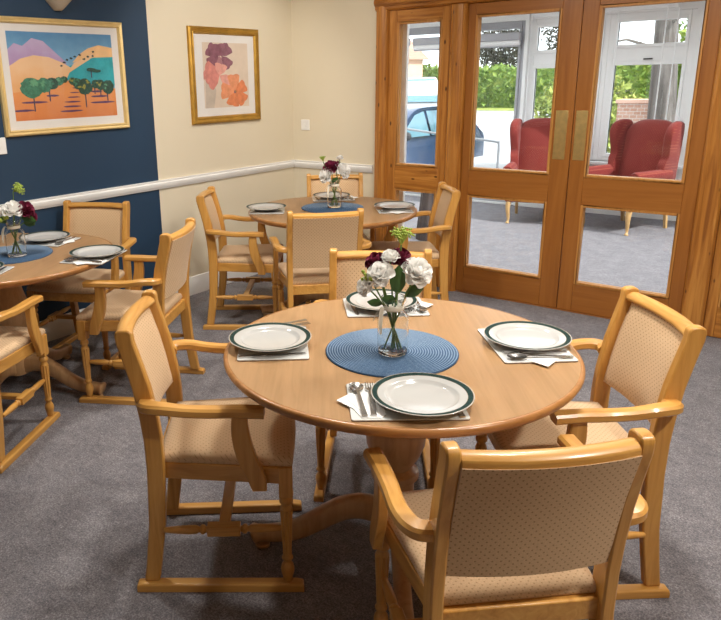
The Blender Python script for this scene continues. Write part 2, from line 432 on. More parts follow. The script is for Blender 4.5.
# ------------------------------------------------------------------ pictures (artwork laid in the plane of the left wall)
def picture(label, y0, y1, z0, z1, fw, fm, mat_col, border, shapes, group):
    """frame outer rectangle y0..y1, z0..z1 on the wall x=0; shapes = (material, [(u,v)...]) on the artwork"""
    r = thing('framed_picture', label, 'picture', (0, (y0+y1)/2, z0), 0, group)
    cy = (y0+y1)/2; W = (y1-y0)/2; Hh = z1-z0
    g = G()
    def member(a, b, c, d):      # outer a-b, inner d-c : points (y,z)
        ring = []
        outs = [(0, 0, 0), (0, .02, 0), (.25, .028, 0), (.6, .022, 0), (.8, .026, 0), (1, .012, 0), (1, 0, 0)]
        P = lambda p, q, t, x: (x, p[0]+(q[0]-p[0])*t, p[1]+(q[1]-p[1])*t)
        g.loft([[P(a, d, t, x) for t, x, _ in outs], [P(b, c, t, x) for t, x, _ in outs]])
    o = [(-W, 0), (W, 0), (W, Hh), (-W, Hh)]; i = [(-W+fw, fw), (W-fw, fw), (W-fw, Hh-fw), (-W+fw, Hh-fw)]
    for k in range(4):
        member(o[k], o[(k+1) % 4], i[(k+1) % 4], i[k])
    obj('frame', g, fm, r, smooth=25)
    obj('mount', G().box((.004, -W+fw-.004, fw-.004), (.007, W-fw+.004, Hh-fw+.004)), mat_col, r)
    bl, br, bb, bt = border
    a0, a1, b0, b1 = -W+fw+bl, W-fw-br, fw+bb, Hh-fw-bt
    g = G(); mats = []
    for k, (mt, poly) in enumerate(shapes):
        if mt not in mats: mats.append(mt)
        x = .0072+.00002*k
        g.add([(x, a0+(a1-a0)*min(1, max(0, u)), b0+(b1-b0)*min(1, max(0, v))) for u, v in poly], [tuple(range(len(poly)))], mats.index(mt))
    obj('artwork', g, mats, r, smooth=0)
    obj('glazing', G().add([(.0140, a, b) for a, b in i], [(0, 1, 2, 3)]), 'picpane', r, smooth=0)
    return r
def ink(name, col, var=.12, vs=14):
    if name not in M: M[name] = flat(name, col, .8, var=var, vs=vs)
    return name
def ell(cu, cv, ru, rv, n=20, j=0, seed=1):
    q = random.Random(seed)
    return [(cu+ru*math.cos(2*PI*k/n)*(1+j*q.uniform(-1, 1)), cv+rv*math.sin(2*PI*k/n)*(1+j*q.uniform(-1, 1))) for k in range(n)]
def blend(name, a, b, lo, hi, axis=2):
    """pigment that runs from a to b across the sheet (object z or y)"""
    if name in M: return name
    m, nt, out = new_mat(name); bs = bsdf(nt, out, a, .8)
    t = N(nt, 'ShaderNodeTexCoord'); sp = N(nt, 'ShaderNodeSeparateXYZ'); L(nt, t.outputs['Object'], sp.inputs[0])
    mr = N(nt, 'ShaderNodeMapRange'); mr.inputs[1].default_value = lo; mr.inputs[2].default_value = hi
    nz = noise(nt, coords(nt), 14, 3); ad = N(nt, 'ShaderNodeMath', operation='MULTIPLY_ADD'); ad.inputs[1].default_value = .12
    L(nt, nz, ad.inputs[0]); L(nt, sp.outputs[axis], ad.inputs[2]); L(nt, ad.outputs[0], mr.inputs[0])
    L(nt, ramp(nt, mr.outputs[0], [(0.0, a), (1.0, b)]), bs.inputs['Base Color'])
    M[name] = m; return name
S = []
S.append((blend('ink_sky', (.20, .42, .62), (.03, .16, .38), .45, .75), [(0, 0), (1, 0), (1, 1), (0, 1)]))
S.append((blend('ink_mauve', (.38, .24, .46), (.52, .42, .62), .42, .62), [(0, .55), (0, .80), (.06, .87), (.13, .84), (.22, .93), (.32, .90), (.42, .78), (.52, .66), (.52, .5)]))
S.append((ink('ink_sea', (.03, .36, .42), .2), [(.46, .38), (1, .38), (1, .73), (.80, .72), (.60, .64), (.5, .60)]))
S.append((ink('ink_sand', (.80, .50, .24)), [(.58, .66), (.66, .76), (.75, .83), (.86, .87), (1, .84), (1, .73), (.8, .72)]))
S.append((blend('ink_dune', (.75, .36, .13), (.80, .52, .30), .28, .45), [(0, .25), (0, .62), (.10, .70), (.22, .74), (.36, .72), (.48, .66), (.56, .60), (.60, .66), (.72, .72), (.80, .78), (.76, .70), (.62, .60), (.54, .54), (.48, .40), (.5, .25)]))
S.append((blend('ink_earth', (.58, .16, .045), (.74, .30, .10), .08, .30), [(0, 0), (1, 0), (1, .34), (.74, .40), (.56, .46), (.36, .40), (.16, .34), (0, .32)]))
for k, (u, v) in enumerate(((.50, .66), (.53, .69), (.57, .71), (.61, .73), (.66, .75), (.70, .70), (.74, .73), (.79, .74), (.80, .79), (.47, .62))):
    S.append((ink('ink_palm', (.03, .05, .05)), ell(u, v, .014, .012, 9, .3, k)))
for k in range(6):
    v = .36-.055*k; S.append((ink('ink_violet', (.10, .045, .13)), ell(.585-.012*k, v, .03+.016*k, .006+.0012*k, 12, .15, k)))
for (u, v, w) in ((.08, .115, .10), (.19, .205, .12), (.36, .275, .06), (.86, .175, .13), (.83, .25, .09), (.80, .31, .06)):
    S.append((ink('ink_violet', (.10, .045, .13)), ell(u, v, w, .013, 14, .15, 3)))
for (u, v0, v1) in ((.18, .10, .28), (.33, .21, .36), (.68, .12, .30), (.84, .26, .40), (.91, .19, .34), (.78, .28, .40), (.76, .48, .56)):
    S.append((ink('ink_trunk', (.06, .05, .09)), [(u-.006, v0), (u+.006, v0), (u+.006, v1), (u-.006, v1)]))
def crown(u, v, a, b, base, hi, seed):
    q = random.Random(seed); S.append((base, ell(u, v, a, b, 26, .09, seed)))
    for _ in range(int(9+a*90)):
        t_, rr = q.uniform(0, 2*PI), q.uniform(.1, .85)
        m_ = hi if (math.cos(t_-2.2)*rr > -.1 and q.random() < .7) else base
        S.append((m_, ell(u+a*rr*math.cos(t_), v+b*rr*math.sin(t_), a*q.uniform(.12, .26), b*q.uniform(.12, .24), 8, .35, q.randint(0, 999))))
ink('ink_green', (.05, .19, .12), .35, 50); ink('ink_darkgreen', (.025, .075, .05), .4, 50); ink('ink_olive', (.28, .27, .05), .3, 50); ink('ink_leaf', (.12, .33, .19), .3, 50)
for k, (u, v, a, b, bs_, hi_) in enumerate(((.48, .46, .035, .04, 'ink_darkgreen', 'ink_green'), (.43, .44, .045, .05, 'ink_green', 'ink_leaf'), (.36, .415, .06, .07, 'ink_darkgreen', 'ink_green'), (.29, .40, .07, .085, 'ink_green', 'ink_leaf'), (.17, .37, .10, .115, 'ink_green', 'ink_leaf'),
    (.56, .44, .035, .045, 'ink_darkgreen', 'ink_olive'), (.61, .41, .05, .065, 'ink_darkgreen', 'ink_green'), (.68, .37, .075, .095, 'ink_darkgreen', 'ink_olive'), (.79, .40, .04, .055, 'ink_darkgreen', 'ink_green'), (.84, .39, .05, .065, 'ink_darkgreen', 'ink_olive'), (.92, .36, .065, .085, 'ink_darkgreen', 'ink_leaf'), (.76, .575, .05, .022, 'ink_darkgreen', 'ink_green'), (.81, .56, .05, .018, 'ink_darkgreen', 'ink_green'))):
    crown(u, v, a, b, bs_, hi_, 70+k)
picture('landscape picture of green trees on orange ground in pale gold frame on blue wall', -2.615, -1.736, 1.277, 1.931, .034, 'palegold', ink('mount_white', (.74, .72, .70), .02), (.045, .050, .050, .042), S, 'framed pictures on the left wall')
S = [(ink('ink_paper', (.66, .55, .45), .05), [(0, 0), (1, 0), (1, 1), (0, 1)]),
     (ink('ink_greywash', (.52, .45, .38)), [(.02, .0), (.20, 0), (.26, .26), (.18, .45), (.04, .40)])]
plum, pink, orange = ink('ink_plum', (.24, .10, .14), .3, 22), ink('ink_pink', (.62, .24, .21), .22, 22), ink('ink_orange', (.66, .21, .085), .2, 22)
ink('ink_plum_light', (.36, .18, .21), .25, 22); ink('ink_rose', (.70, .34, .29), .2, 22); ink('ink_coral', (.70, .28, .14), .2, 22)
def petal_shape(cu, cv, ang, ln, wd, notch=.12):
    pts = []
    for k in range(17):
        t_ = -1+2*k/16; r_ = ln*(1-notch*(1-abs(t_))**2)*(1-.18*t_*t_); w_ = wd*t_*(1-.12*t_*t_)
        pts.append((r_, w_))
    pts = [(0.0, 0.0)] + [(ln*.35, -wd*.62)] + pts + [(ln*.35, wd*.62)]
    c_, s_ = math.cos(ang), math.sin(ang)
    return [(cu+(x*c_-y*s_)*1.22, cv+(x*s_+y*c_)) for x, y in pts]
for mt, cu, cv, deg, ln, wd in ((plum, .36, .80, 150, .26, .13), (plum, .36, .80, 40, .26, .13), ('ink_plum_light', .36, .80, 265, .24, .17), (plum, .40, .80, 315, .25, .10), (plum, .34, .80, 215, .24, .10), (plum, .36, .80, 95, .20, .14),
        (pink, .34, .50, 160, .30, .17), (pink, .34, .50, 215, .27, .13), ('ink_rose', .34, .50, 75, .20, .13), ('ink_rose', .34, .50, 330, .27, .12),
        ('ink_coral', .68, .24, 95, .30, .13), (orange, .68, .24, 28, .25, .12), ('ink_coral', .68, .24, 175, .28, .15), (orange, .68, .24, 255, .25, .14), (orange, .68, .24, 318, .27, .13)):
    S.append((mt, petal_shape(cu, cv, math.radians(deg), ln, wd)))
S.append((plum, ell(.68, .24, .03, .022, 12, .2, 11))); S.append(('ink_olive', ell(.69, .245, .012, .009, 8, .2, 12)))
picture('plum, pink and orange flower print in dark gold frame on cream wall', -1.163, -.430, 1.262, 1.937, .050, 'gold', 'mount_white', (.085, .070, .058, .055), S, 'framed pictures on the left wall')
# ------------------------------------------------------------------ dining chairs (local: sitter faces +y, x to the right)
def make_chair():
    t = thing('dining_chair', '', 'chair')
    ZB = .445
    # upholstered seat: domed pad with rounded edges, wider in front
    g = G(); rings = []
    def halfw(y): return .186 + (.232-.186)*(y+.20)/.43
    def padring(ins, z):
        pts = []
        y0, y1 = -.195+ins, .218-ins
        for yy in [y0 + (y1-y0)*k/8 for k in range(9)]: pts.append((halfw(yy)-ins, yy, z))
        for k in range(1, 8): pts.append(((halfw(y1)-ins)*(1-2*k/8), y1+.012*math.sin(PI*k/8), z))
        for yy in [y1 + (y0-y1)*k/8 for k in range(9)]: pts.append((-(halfw(yy)-ins), yy, z))
        for k in range(1, 8): pts.append((-(halfw(y0)-ins)*(1-2*k/8), y0, z))
        return pts
    for ins, z in ((.006, ZB-.005), (.0, ZB+.006), (.002, ZB+.018), (.010, ZB+.027), (.025, ZB+.033), (.06, ZB+.038), (.10, ZB+.0405), (.135, ZB+.0412)): rings.append(padring(ins, z))
    g.loft(rings)
    obj('seat', g, 'fab_seat', t, smooth=60)
    # seat frame: four rails
    g = G()
    for s in (-1, 1):
        rail = [(s*.186, -.175), (s*.232, .190), (s*.206, .190), (s*.160, -.175)]
        g.prism(rail, 'z', .385, ZB-.004)
    g.box((-.200, .180, .385), (.200, .208, ZB-.004)); g.box((-.187, -.208, .385), (.187, -.182, ZB-.004))
    obj('seat_frame', g, 'oak_y', t, .004)
    # rear legs run up into the back posts
    side = [(.030, -.238, .048), (.12, -.224, .049), (.236, -.208, .052), (.42, -.199, .055), (.52, -.200, .056), (.60, -.207, .056), (.70, -.223, .054), (.78, -.243, .052), (.84, -.259, .051)]
    for s in (-1, 1):
        front = [(y+w/2, z) for z, y, w in side]; back = [(y-w/2, z) for z, y, w in side]
        cap = [(-.2605+.0255*math.copysign(abs(math.cos(a))**.75, math.cos(a)), .860+.020*abs(math.sin(a))**.75) for a in [PI*k/10 for k in range(11)]]
        g = G().prism(front + cap + back[::-1], 'x', s*.179, s*.210)
        obj('rear_leg', g, 'oak_z', t, .005)
    # curved top rail and the padded back panel, both bowed away from the sitter
    def bow(x, d): return -d*(1-(x/.19)**2)
    g = G(); rings = []
    for k in range(13):
        x = -.181+.362*k/12; b = bow(x, .024)
        rings.append([(x, -.240+b, .838), (x, -.236+b, .846), (x, -.240+b, .856), (x, -.249+b, .863), (x, -.262+b, .867), (x, -.276+b, .864), (x, -.285+b, .855), (x, -.286+b, .838)])
    g.loft(rings); obj('top_rail', g, 'oak_x', t, .003)
    g = G(); rings = []
    zs = [.548, .556, .575, .65, .73, .810, .834, .842]
    for k in range(13):
        x = -.180+.360*k/12; b = bow(x, .022); ring = []
        e = 1-abs(x/.181)**8
        for z in zs:
            yc = -.198 - (z-.54)*.175 - (.012 if z > .7 else 0)*(z-.7)/.1; th = .016*(min(1, (z-.545)/.03, (.848-z)/.03))*e
            ring.append((x, yc+b+.004+th, z))
        for z in zs[::-1]:
            yc = -.198 - (z-.54)*.175 - (.012 if z > .7 else 0)*(z-.7)/.1
            ring.append((x, yc+b-.022, z))
        rings.append(ring)
    g.loft(rings); obj('backrest', g, 'fab_back', t, smooth=50)
    # arms: curl out of the post, waist in the middle, blunt front end
    for s in (-1, 1):
        ctrl = [(s*.207, -.208, .650), (s*.234, -.207, .654), (s*.251, -.186, .657), (s*.258, -.142, .655), (s*.256, -.085, .646), (s*.252, -.02, .641), (s*.254, .06, .642), (s*.258, .14, .640)]
        pts = smoothpath(ctrl, 5); n = len(pts)
        def prof(i, n=n):
            f = i/(n-1); w = .020+.005*abs(2*f-1.2); w = min(w, .025); h = .0145
            return [(-w+.006, -h), (w-.006, -h), (w, -h+.006), (w, h-.007), (w-.007, h), (-w+.007, h), (-w, h-.007), (-w, -h+.006)]
        obj('armrest', G().sweep(pts, prof), 'oak_y', t, smooth=35)
        sup = smoothpath([(s*.252, .068, .632), (s*.251, .067, .585), (s*.250, .074, .53), (s*.250, .088, .48), (s*.250, .108, .43), (s*.250, .117, .395), (s*.250, .118, .383)], 4)
        m = len(sup)
        def prof2(i, m=m):
            f = i/(m-1); w = .022+.006*math.sin(PI*min(1, f*1.1)); h = .0135
            return [(-h+.003, -w), (h-.003, -w), (h, -w+.004), (h, w-.004), (h-.003, w), (-h+.003, w), (-h, w-.004), (-h, -w+.004)]
        obj('arm_support', G().sweep(sup, prof2, up=(0, 1, 0)), 'oak_z', t, smooth=35)
    # turned front legs with a square block at the top
    fp = [(.013, .030), (.016, .036), (.0155, .045), (.0205, .062), (.0215, .075), (.019, .088), (.0125, .100), (.0125, .106), (.0175, .112), (.0175, .118), (.0135, .124), (.0145, .135), (.0150, .150), (.0185, .23), (.0205, .285), (.0200, .292), (.0150, .302), (.0150, .308), (.0205, .314), (.0215, .322), (.0195, .330), (.0150, .336), (.0165, .345)]
    for s in (-1, 1):
        g = G().lathe(fp, 24, (s*.214, .196, 0), flute=(.14, .286)); g.box((s*.214-.021, .175, .340), (s*.214+.021, .217, .441))
        obj('front_leg', g, 'oak_z', t, .002)
    # floor runners
    for s in (-1, 1):
        g = G()
        def X(y): return .207+(.220-.207)*(y+.285)/.53
        rr = []
        for y, zt in ((-.285, .022), (-.280, .027), (-.26, .030), (.10, .030), (.225, .030), (.243, .026), (.247, .020)):
            x = s*X(y); rr.append([(x-.019, y, 0), (x+.019, y, 0), (x+.019, y, zt-.005), (x+.014, y, zt), (x-.014, y, zt), (x-.019, y, zt-.005)])
        obj('runner', g.loft(rr), 'oak_y', t, .002)
        sp = [(.008, -.19), (.0125, -.14), (.0145, -.105), (.0135, -.085), (.0085, -.076), (.0155, -.070), (.0155, -.062), (.010, -.056), (.010, .056), (.0155, .062), (.0155, .070), (.0085, .076), (.0135, .085), (.0145, .11), (.0125, .15), (.008, .19)]
        g = G().lathe(sp, 16, (s*.210, 0, .218), axis='y'); g.box((s*.210-.017, -.052, .201), (s*.210+.017, .052, .235))
        obj('side_stretcher', g, 'oak_y', t, .0025)
    obj('cross_stretcher', G().box((-.193, -.018, .209), (.193, .018, .228)), 'oak_x', t, .003)
    return t

chair0 = make_chair(); used = []
POSE = {'A': (2.3614, -3.2751, -.8808), 'D': (3.2890, -3.3070, .7875), 'C': (3.2439, -2.6358, 2.2645), 'B': (2.4928, -2.5506, -2.5808),
        'E': (1.4250, -1.5300, .7937), 'F': (.7550, -1.4250, -.9527), 'G': (.9185, -.6452, -2.4575), 'H': (1.5697, -.7505, 2.2702),
        'I': (.3850, -2.4600, -2.6654), 'J': (1.0370, -2.5910, 2.0881), 'K': (.9223, -3.4006, .5545)}
CH = [('A', 'beech armchair left of the large front table, seen from its side', 'chairs at the front table'),
      ('D', 'beech armchair with its back to the viewer, nearest in front of the large front table', 'chairs at the front table'),
      ('C', 'beech armchair right of the large front table, turned away from the double doors', 'chairs at the front table'),
      ('B', 'beech armchair on the far side of the large front table, behind its flower vase', 'chairs at the front table'),
      ('E', 'beech armchair with its back to the viewer at the back corner table', 'chairs at the back corner table'),
      ('F', 'beech armchair left of the back corner table, beside the cream left wall', 'chairs at the back corner table'),
      ('G', 'beech armchair on the far side of the back corner table, against the back wall', 'chairs at the back corner table'),
      ('H', 'beech armchair right of the back corner table, next to the pine side panel', 'chairs at the back corner table'),
      ('I', 'beech armchair between the left table and the blue wall, facing the viewer', 'chairs at the left table'),
      ('J', 'beech armchair right of the left table, its back against the aisle', 'chairs at the left table'),
      ('K', 'beech armchair at the left edge of the photo, near side of the left table', 'chairs at the left table')]
for k, (key, lab, grp) in enumerate(CH):
    x, y, a = POSE[key]
    if k == 0:
        chair0.location = (x, y, 0); chair0.rotation_euler = (0, 0, a); chair0['label'] = lab; chair0['group'] = grp
    else: dup(chair0, (x, y, 0), a, lab, grp)

# ------------------------------------------------------------------ round pedestal tables
ZT = .74
def make_table():
    t = thing('round_table', '', 'table')
    g = G().lathe([(0, ZT), (.537, ZT)], 96); g.lathe([(0, ZT-.004), (.537, ZT-.004), (.537, ZT)], 96)
    obj('tabletop', g, 'top', t, smooth=30)
    g = G().lathe([(.537, ZT-.0005), (.541, ZT+.0002), (.546, ZT-.001), (.550, ZT-.006), (.5505, ZT-.013), (.546, ZT-.022), (.539, ZT-.029), (.531, ZT-.033), (.40, ZT-.033), (0.0, ZT-.033)], 96)
    obj('table_edge', g, 'lip', t, smooth=60)
    pp = [(.16, ZT-.034), (.16, ZT-.052), (.115, ZT-.056), (.085, ZT-.066), (.070, .655), (.066, .625), (.068, .57), (.078, .53), (.092, .485), (.0985, .445), (.095, .405), (.080, .365), (.062, .335), (.054, .322), (.060, .314), (.076, .308), (.080, .298), (.078, .286), (.066, .280), (.064, .25), (.066, .14), (.060, .105), (.05, .10)]
    obj('pedestal', G().lathe(pp[::-1], 48), 'ped', t, smooth=45)
    prof = smoothpath([(.050, .150), (.11, .163), (.17, .155), (.235, .122), (.30, .084), (.355, .062), (.405, .054), (.445, .052), (.472, .050), (.486, .046)], 5)
    for k in range(4):
        a = PI/2*k; g = G(); rings = []
        n = len(prof)
        for i, q in enumerate([Vector((u, v, 0)) for u, v in [(c[0], c[1]) for c in prof]]):
            f = i/(n-1); hh = .056*(1-f)+.028*f + (.010*math.exp(-((f-.93)/.06)**2)); ww = .030*(1-f)+.023*f+.008*math.exp(-((f-.93)/.07)**2)
            d = Vector(prof[min(i+1, n-1)])-Vector(prof[max(i-1, 0)]); d = Vector((d[0], d[1])).normalized(); nn = (-d[1], d[0])
            ring = []
            for m_ in range(12):
                th = 2*PI*m_/12; cs, sn = math.cos(th), math.sin(th)
                w_ = ww*math.copysign(abs(cs)**.6, cs); h_ = hh*math.copysign(abs(sn)**.6, sn)*.8
                u = q[0]+nn[0]*h_; v = max(.002, q[1]+nn[1]*h_)
                ring.append((u*math.cos(a)-w_*math.sin(a), u*math.sin(a)+w_*math.cos(a), v))
            rings.append(ring)
        g.loft(rings)
        # pad under the toe, touching the carpet
        g.lathe([(.022, 0), (.026, .004), (.026, .012), (.02, .016)], 16, (.452*math.cos(a), .452*math.sin(a), 0))
        obj('foot', g, 'ped', t, smooth=50)
    return t
T1, T2, T3 = (2.8072, -2.9382), (1.1730, -1.0480), (.5529, -3.0146)
tb = make_table()
tb.location = (T1[0], T1[1], 0); tb.rotation_euler = (0, 0, math.radians(36.4))
tb['label'] = 'large round beech pedestal table in the foreground with four settings'; tb['group'] = 'round pedestal tables'
dup(tb, (T2[0], T2[1], 0), math.radians(36.4), 'round beech pedestal table in the back corner by the pine side panel')
dup(tb, (T3[0], T3[1], 0), math.radians(26), 'round beech pedestal table at the left edge of the photo by the blue wall')

# ------------------------------------------------------------------ on the tables
RADIAL = math.atan2(.64, .769)           # direction to the right of the photo
def centre_mat(loc, label):
    prof = [(.0005, .0055)]
    for k in range(26):
        r0 = .205*k/26; r1 = .205*(k+1)/26
        prof += [(r0+.25*(r1-r0), .0058), (r0+.55*(r1-r0), .0064), (r0+.9*(r1-r0), .0048)]
    prof += [(.205, .003), (.2045, 0), (.0005, 0)]
    o = obj('centre_mat', G().lathe(prof, 72), 'woven', smooth=70)
    return o
cm = centre_mat(None, '')
tag(cm, 'round woven blue mat under the vase on the large front table', 'placemat', 'woven blue centre mats'); cm.location = (2.811, -2.983, ZT)
for loc, lab in (((1.150, -1.015), 'round woven blue mat under the vase on the back corner table'), ((.583, -2.990), 'round woven blue mat under the vase on the left table')):
    c = cm.copy(); C.objects.link(c); c.location = (loc[0], loc[1], ZT); c['label'] = lab

def plate_mesh():
    top = [(.0, .0075), (.080, .0075), (.088, .0095), (.094, .0150), (.0965, .0165), (.101, .0172), (.1155, .0190), (.1165, .0191), (.1295, .0214), (.1308, .0216), (.1325, .0212)]
    bot = [(.1325, .0195), (.120, .0165), (.098, .0115), (.090, .005), (.083, .0030), (.078, .003), (.076, 0.0), (.071, 0.0), (.070, .0035), (0, .0035)]
    pr = top+bot; mis = [0]*(len(pr)-1)
    mis[6] = 2; mis[7] = 1; mis[8] = 2
    return G().lathe(pr, 80, mis=mis)
def placemat_mesh():
    def rr(w, h, r, z): 
        pts = []
        for cx, cy, a0 in ((w-r, h-r, 0), (-w+r, h-r, PI/2), (-w+r, -h+r, PI), (w-r, -h+r, 3*PI/2)):
            pts += [(cx+r*math.cos(a0+t*PI/8), cy+r*math.sin(a0+t*PI/8), z) for t in range(5)]
        return pts
    g = G(); g.loft([rr(.1475, .11, .008, 0), rr(.1475, .11, .008, .0028)], 1)
    g.loft([rr(.1475, .11, .008, .0028), rr(.1475, .11, .008, .0048), rr(.1468, .1093, .008, .0055)], 0)
    return g
def napkin_mesh(seed):
    q = random.Random(seed); g = G()
    # folded triangle lying over the left of the placemat, point outwards
    pts = [(-.185, -.005), (-.132, .048), (-.118, .085), (-.072, .085), (-.060, .06), (-.060, -.085), (-.072, -.104), (-.122, -.098), (-.137, -.05)]
    pts = [(u+q.uniform(-.006, .006) if u < -.1 else u, v+q.uniform(-.006, .006)) for u, v in pts]
    g.prism(pts, 'z', .0055, .0078)
    pts2 = [(-.150, .0), (-.118, .04), (-.075, .05), (-.064, .02), (-.075, -.09), (-.110, -.09)]
    g.prism(pts2, 'z', .0078, .0092)
    return g
def spoon_mesh():
    g = G()
    pts = smoothpath([(0, -.095, .002), (0, -.05, .003), (0, .02, .0055), (0, .045, .005)], 6)
    ws = [.0075, .007, .006, .005, .0035, .0035]
    n = len(pts); g.sweep(pts, lambda i: [(w, h) for w, h in ((-(.0075-.004*i/(n-1)), -.001), (.0075-.004*i/(n-1), -.001), (.0075-.004*i/(n-1), .001), (-(.0075-.004*i/(n-1)), .001))])
    # bowl
    vs = []; fs = []; S_ = 20; RR = 6
    for k in range(RR+1):
        f = k/RR
        for j in range(S_):
            a = 2*PI*j/S_; y = .070+.030*f*math.sin(a); x = .0195*f*math.cos(a)*(1+.12*math.sin(a)); vs.append((x, y, .001+.0055*f*f))
    for k in range(RR):
        for j in range(S_): fs.append((k*S_+j, k*S_+(j+1) % S_, (k+1)*S_+(j+1) % S_, (k+1)*S_+j))
    g.add(vs, fs); g.add([(a, b, c-.0009) for a, b, c in vs], [f[::-1] for f in fs])
    return g
def fork_mesh():
    g = G()
    pts = smoothpath([(0, -.095, .002), (0, -.05, .003), (0, .02, .005), (0, .042, .004)], 6); n = len(pts)
    g.sweep(pts, lambda i: [(w, h) for w, h in ((-(.0075-.0042*i/(n-1)), -.001), (.0075-.0042*i/(n-1), -.001), (.0075-.0042*i/(n-1), .001), (-(.0075-.0042*i/(n-1)), .001))])
    g.prism([(-.003, .040), (.003, .040), (.010, .052), (.0115, .062), (-.0115, .062), (-.010, .052)], 'z', .003, .005)
    for k in range(4):
        x = -.0098+.0065*k; g.prism([(x-.0016, .060), (x+.0016, .060), (x+.001, .098), (x-.001, .098)], 'z', .003, .0048)
    return g
def knife_mesh():
    g = G()
    g.prism([(-.007, -.105), (.007, -.105), (.006, -.02), (-.006, -.02)], 'z', .0, .005)
    g.prism([(-.006, -.02), (.006, -.02), (.009, .02), (.009, .085), (.004, .105), (-.004, .10), (-.006, .06)], 'z', .0015, .0032)
    return g
PROTO = {'placemat': (mesh_of('placemat', placemat_mesh(), ['board', 'cork'], 0), 'placemat'),
         'plate': (mesh_of('plate', plate_mesh(), ['ceramic', 'band', 'line'], 50), 'plate'),
         'spoon': (mesh_of('spoon', spoon_mesh(), 'steel', 60), 'spoon'),
         'fork': (mesh_of('fork', fork_mesh(), 'steel', 40), 'fork'),
         'knife': (mesh_of('knife', knife_mesh(), 'steel', 40), 'knife')}
NAP = [mesh_of('napkin', napkin_mesh(k), 'linen', 30) for k in range(3)]
GR = {'placemat': 'pale rectangular placemats', 'plate': 'dinner plates with dark rims', 'spoon': 'spoons on the napkins', 'fork': 'forks on the napkins', 'knife': 'table knives', 'napkin': 'folded paper napkins'}
def setting(cx, cy, ang, where, dx=.015, seed=0, knife=True, splay=0):
    """ang = rotation so that local +y points the way the diner looks"""
    c, s = math.cos(ang), math.sin(ang); jit = random.Random(seed)
    def put(kind, me, x, y, z, label, da=0):
        o = bpy.data.objects.new(kind, me); C.objects.link(o)
        o.location = (cx+c*x-s*y, cy+s*x+c*y, ZT+z); o.rotation_euler = (0, 0, ang+da)
        return tag(o, label, kind if kind != 'placemat' else 'placemat', GR[kind])
    put('placemat', PROTO['placemat'][0], 0, 0, 0, 'pale rectangular placemat under the plate ' + where)
    put('napkin', NAP[seed % 3], 0, 0, 0, 'folded white paper napkin beside the plate ' + where)
    put('plate', PROTO['plate'][0], dx, -.010, .0096, 'white dinner plate with dark green rim ' + where)
    put('spoon', PROTO['spoon'][0], -.122-.028*splay+jit.uniform(-.004, .004), -.004+.034*splay, .0092, 'steel spoon lying on the napkin ' + where, jit.uniform(-.06, .06)+(.45+PI)*splay)
    put('fork', PROTO['fork'][0], -.088-.030*splay, .034*splay, .0092, 'steel fork between spoon and plate ' + where, jit.uniform(-.03, .03)+.42*splay)
    if knife: put('knife', PROTO['knife'][0], .118, -.002, .0055, 'steel knife under the plate ' + where, .1)
AW = math.atan2(.64, .769)   # yaw whose +y looks away from the viewer
aA, aD, aC, aB = -.90, AW+.01, AW+PI/2, AW+PI
setting(2.468, -3.147, aA+.03, 'at left of front table', .012, 1, splay=1)
setting(3.026, -3.267, AW-.02, 'at near side of front table', .043, 2)
setting(2.558, -2.618, aB, 'at far side of front table', .012, 3)
setting(3.118, -2.687, aC+.02, 'at right of front table', .014, 4)
setting(.845, -1.315, aA, 'at left of back corner table', .012, 5)
setting(.938, -.715, aB, 'at far side of back corner table', .012, 6)
setting(1.512, -.845, aC, 'at right of back corner table', .012, 7)
setting(.455, -2.705, -2.75, 'at far side of left table', .012, 8)
setting(.978, -2.768, 2.05, 'at right of left table', .012, 9)
setting(.772, -3.283, .5545, 'on left table at photo edge', .012, 10)

# ------------------------------------------------------------------ vases and flowers
def make_vase():
    t = thing('glass_vase', '', 'vase')
    pr = [(0, 0), (.036, 0), (.0405, .004), (.0425, .012), (.043, .03), (.043, .095), (.0415, .105), (.036, .113), (.0285, .120), (.0265, .126), (.0265, .138), (.029, .144), (.0330, .152), (.0345, .157), (.0335, .160), (.0315, .159)]
    inn = [(r-.0026, h) for r, h in pr[3:-2]]; inn[0] = (inn[0][0], .012)
    prof = pr+inn[::-1]+[(.030, .009), (0, .009)]
    obj('glass_body', G().lathe(prof, 48), 'clear', t, smooth=60)
    g = G().lathe([(.0268, .124), (.0285, .126), (.0288, .134), (.0268, .1365)], 40)
    obj('ribbon', g, 'ribbon', t, smooth=60)
    k = t.children[-1]
    g = G()
    for a0, ln, sw in ((3.5, .05, .3), (3.75, .062, .15), (3.6, .035, -.25)):
        pts = smoothpath([(.028*math.cos(a0), .028*math.sin(a0), .130), (.040*math.cos(a0+sw*.3), .040*math.sin(a0+sw*.3), .134), (.052*math.cos(a0+sw), .052*math.sin(a0+sw), .130-ln*.5), (.056*math.cos(a0+sw*1.2), .056*math.sin(a0+sw*1.2), .130-ln)], 5)
        g.sweep(pts, [(-.003, -.0004), (.003, -.0004), (.003, .0004), (-.003, .0004)])
    obj('ribbon_tail', g, 'ribbon', t)
    return t
def petal(g, w, l, cup, curl, M4, mi=0):
    vs = []; fs = []; A, B = 6, 6
    for i in range(A+1):
        v = i/A
        for j in range(B+1):
            u = 2*j/B-1
            wd = w*math.sin(PI*(.12+.75*v))**.7
            x = u*wd; y = cup*(1-(u*u)*.6)*math.sin(PI*v*.62) ; z = l*v
            y2 = -y + curl*max(0, v-.7)**1.6*4*l + .35*wd*u*u
            vs.append(M4 @ Vector((x, y2, z)))
    for i in range(A):
        for j in range(B): fs.append((i*(B+1)+j, i*(B+1)+j+1, (i+1)*(B+1)+j+1, (i+1)*(B+1)+j))
    g.add(vs, fs, mi)
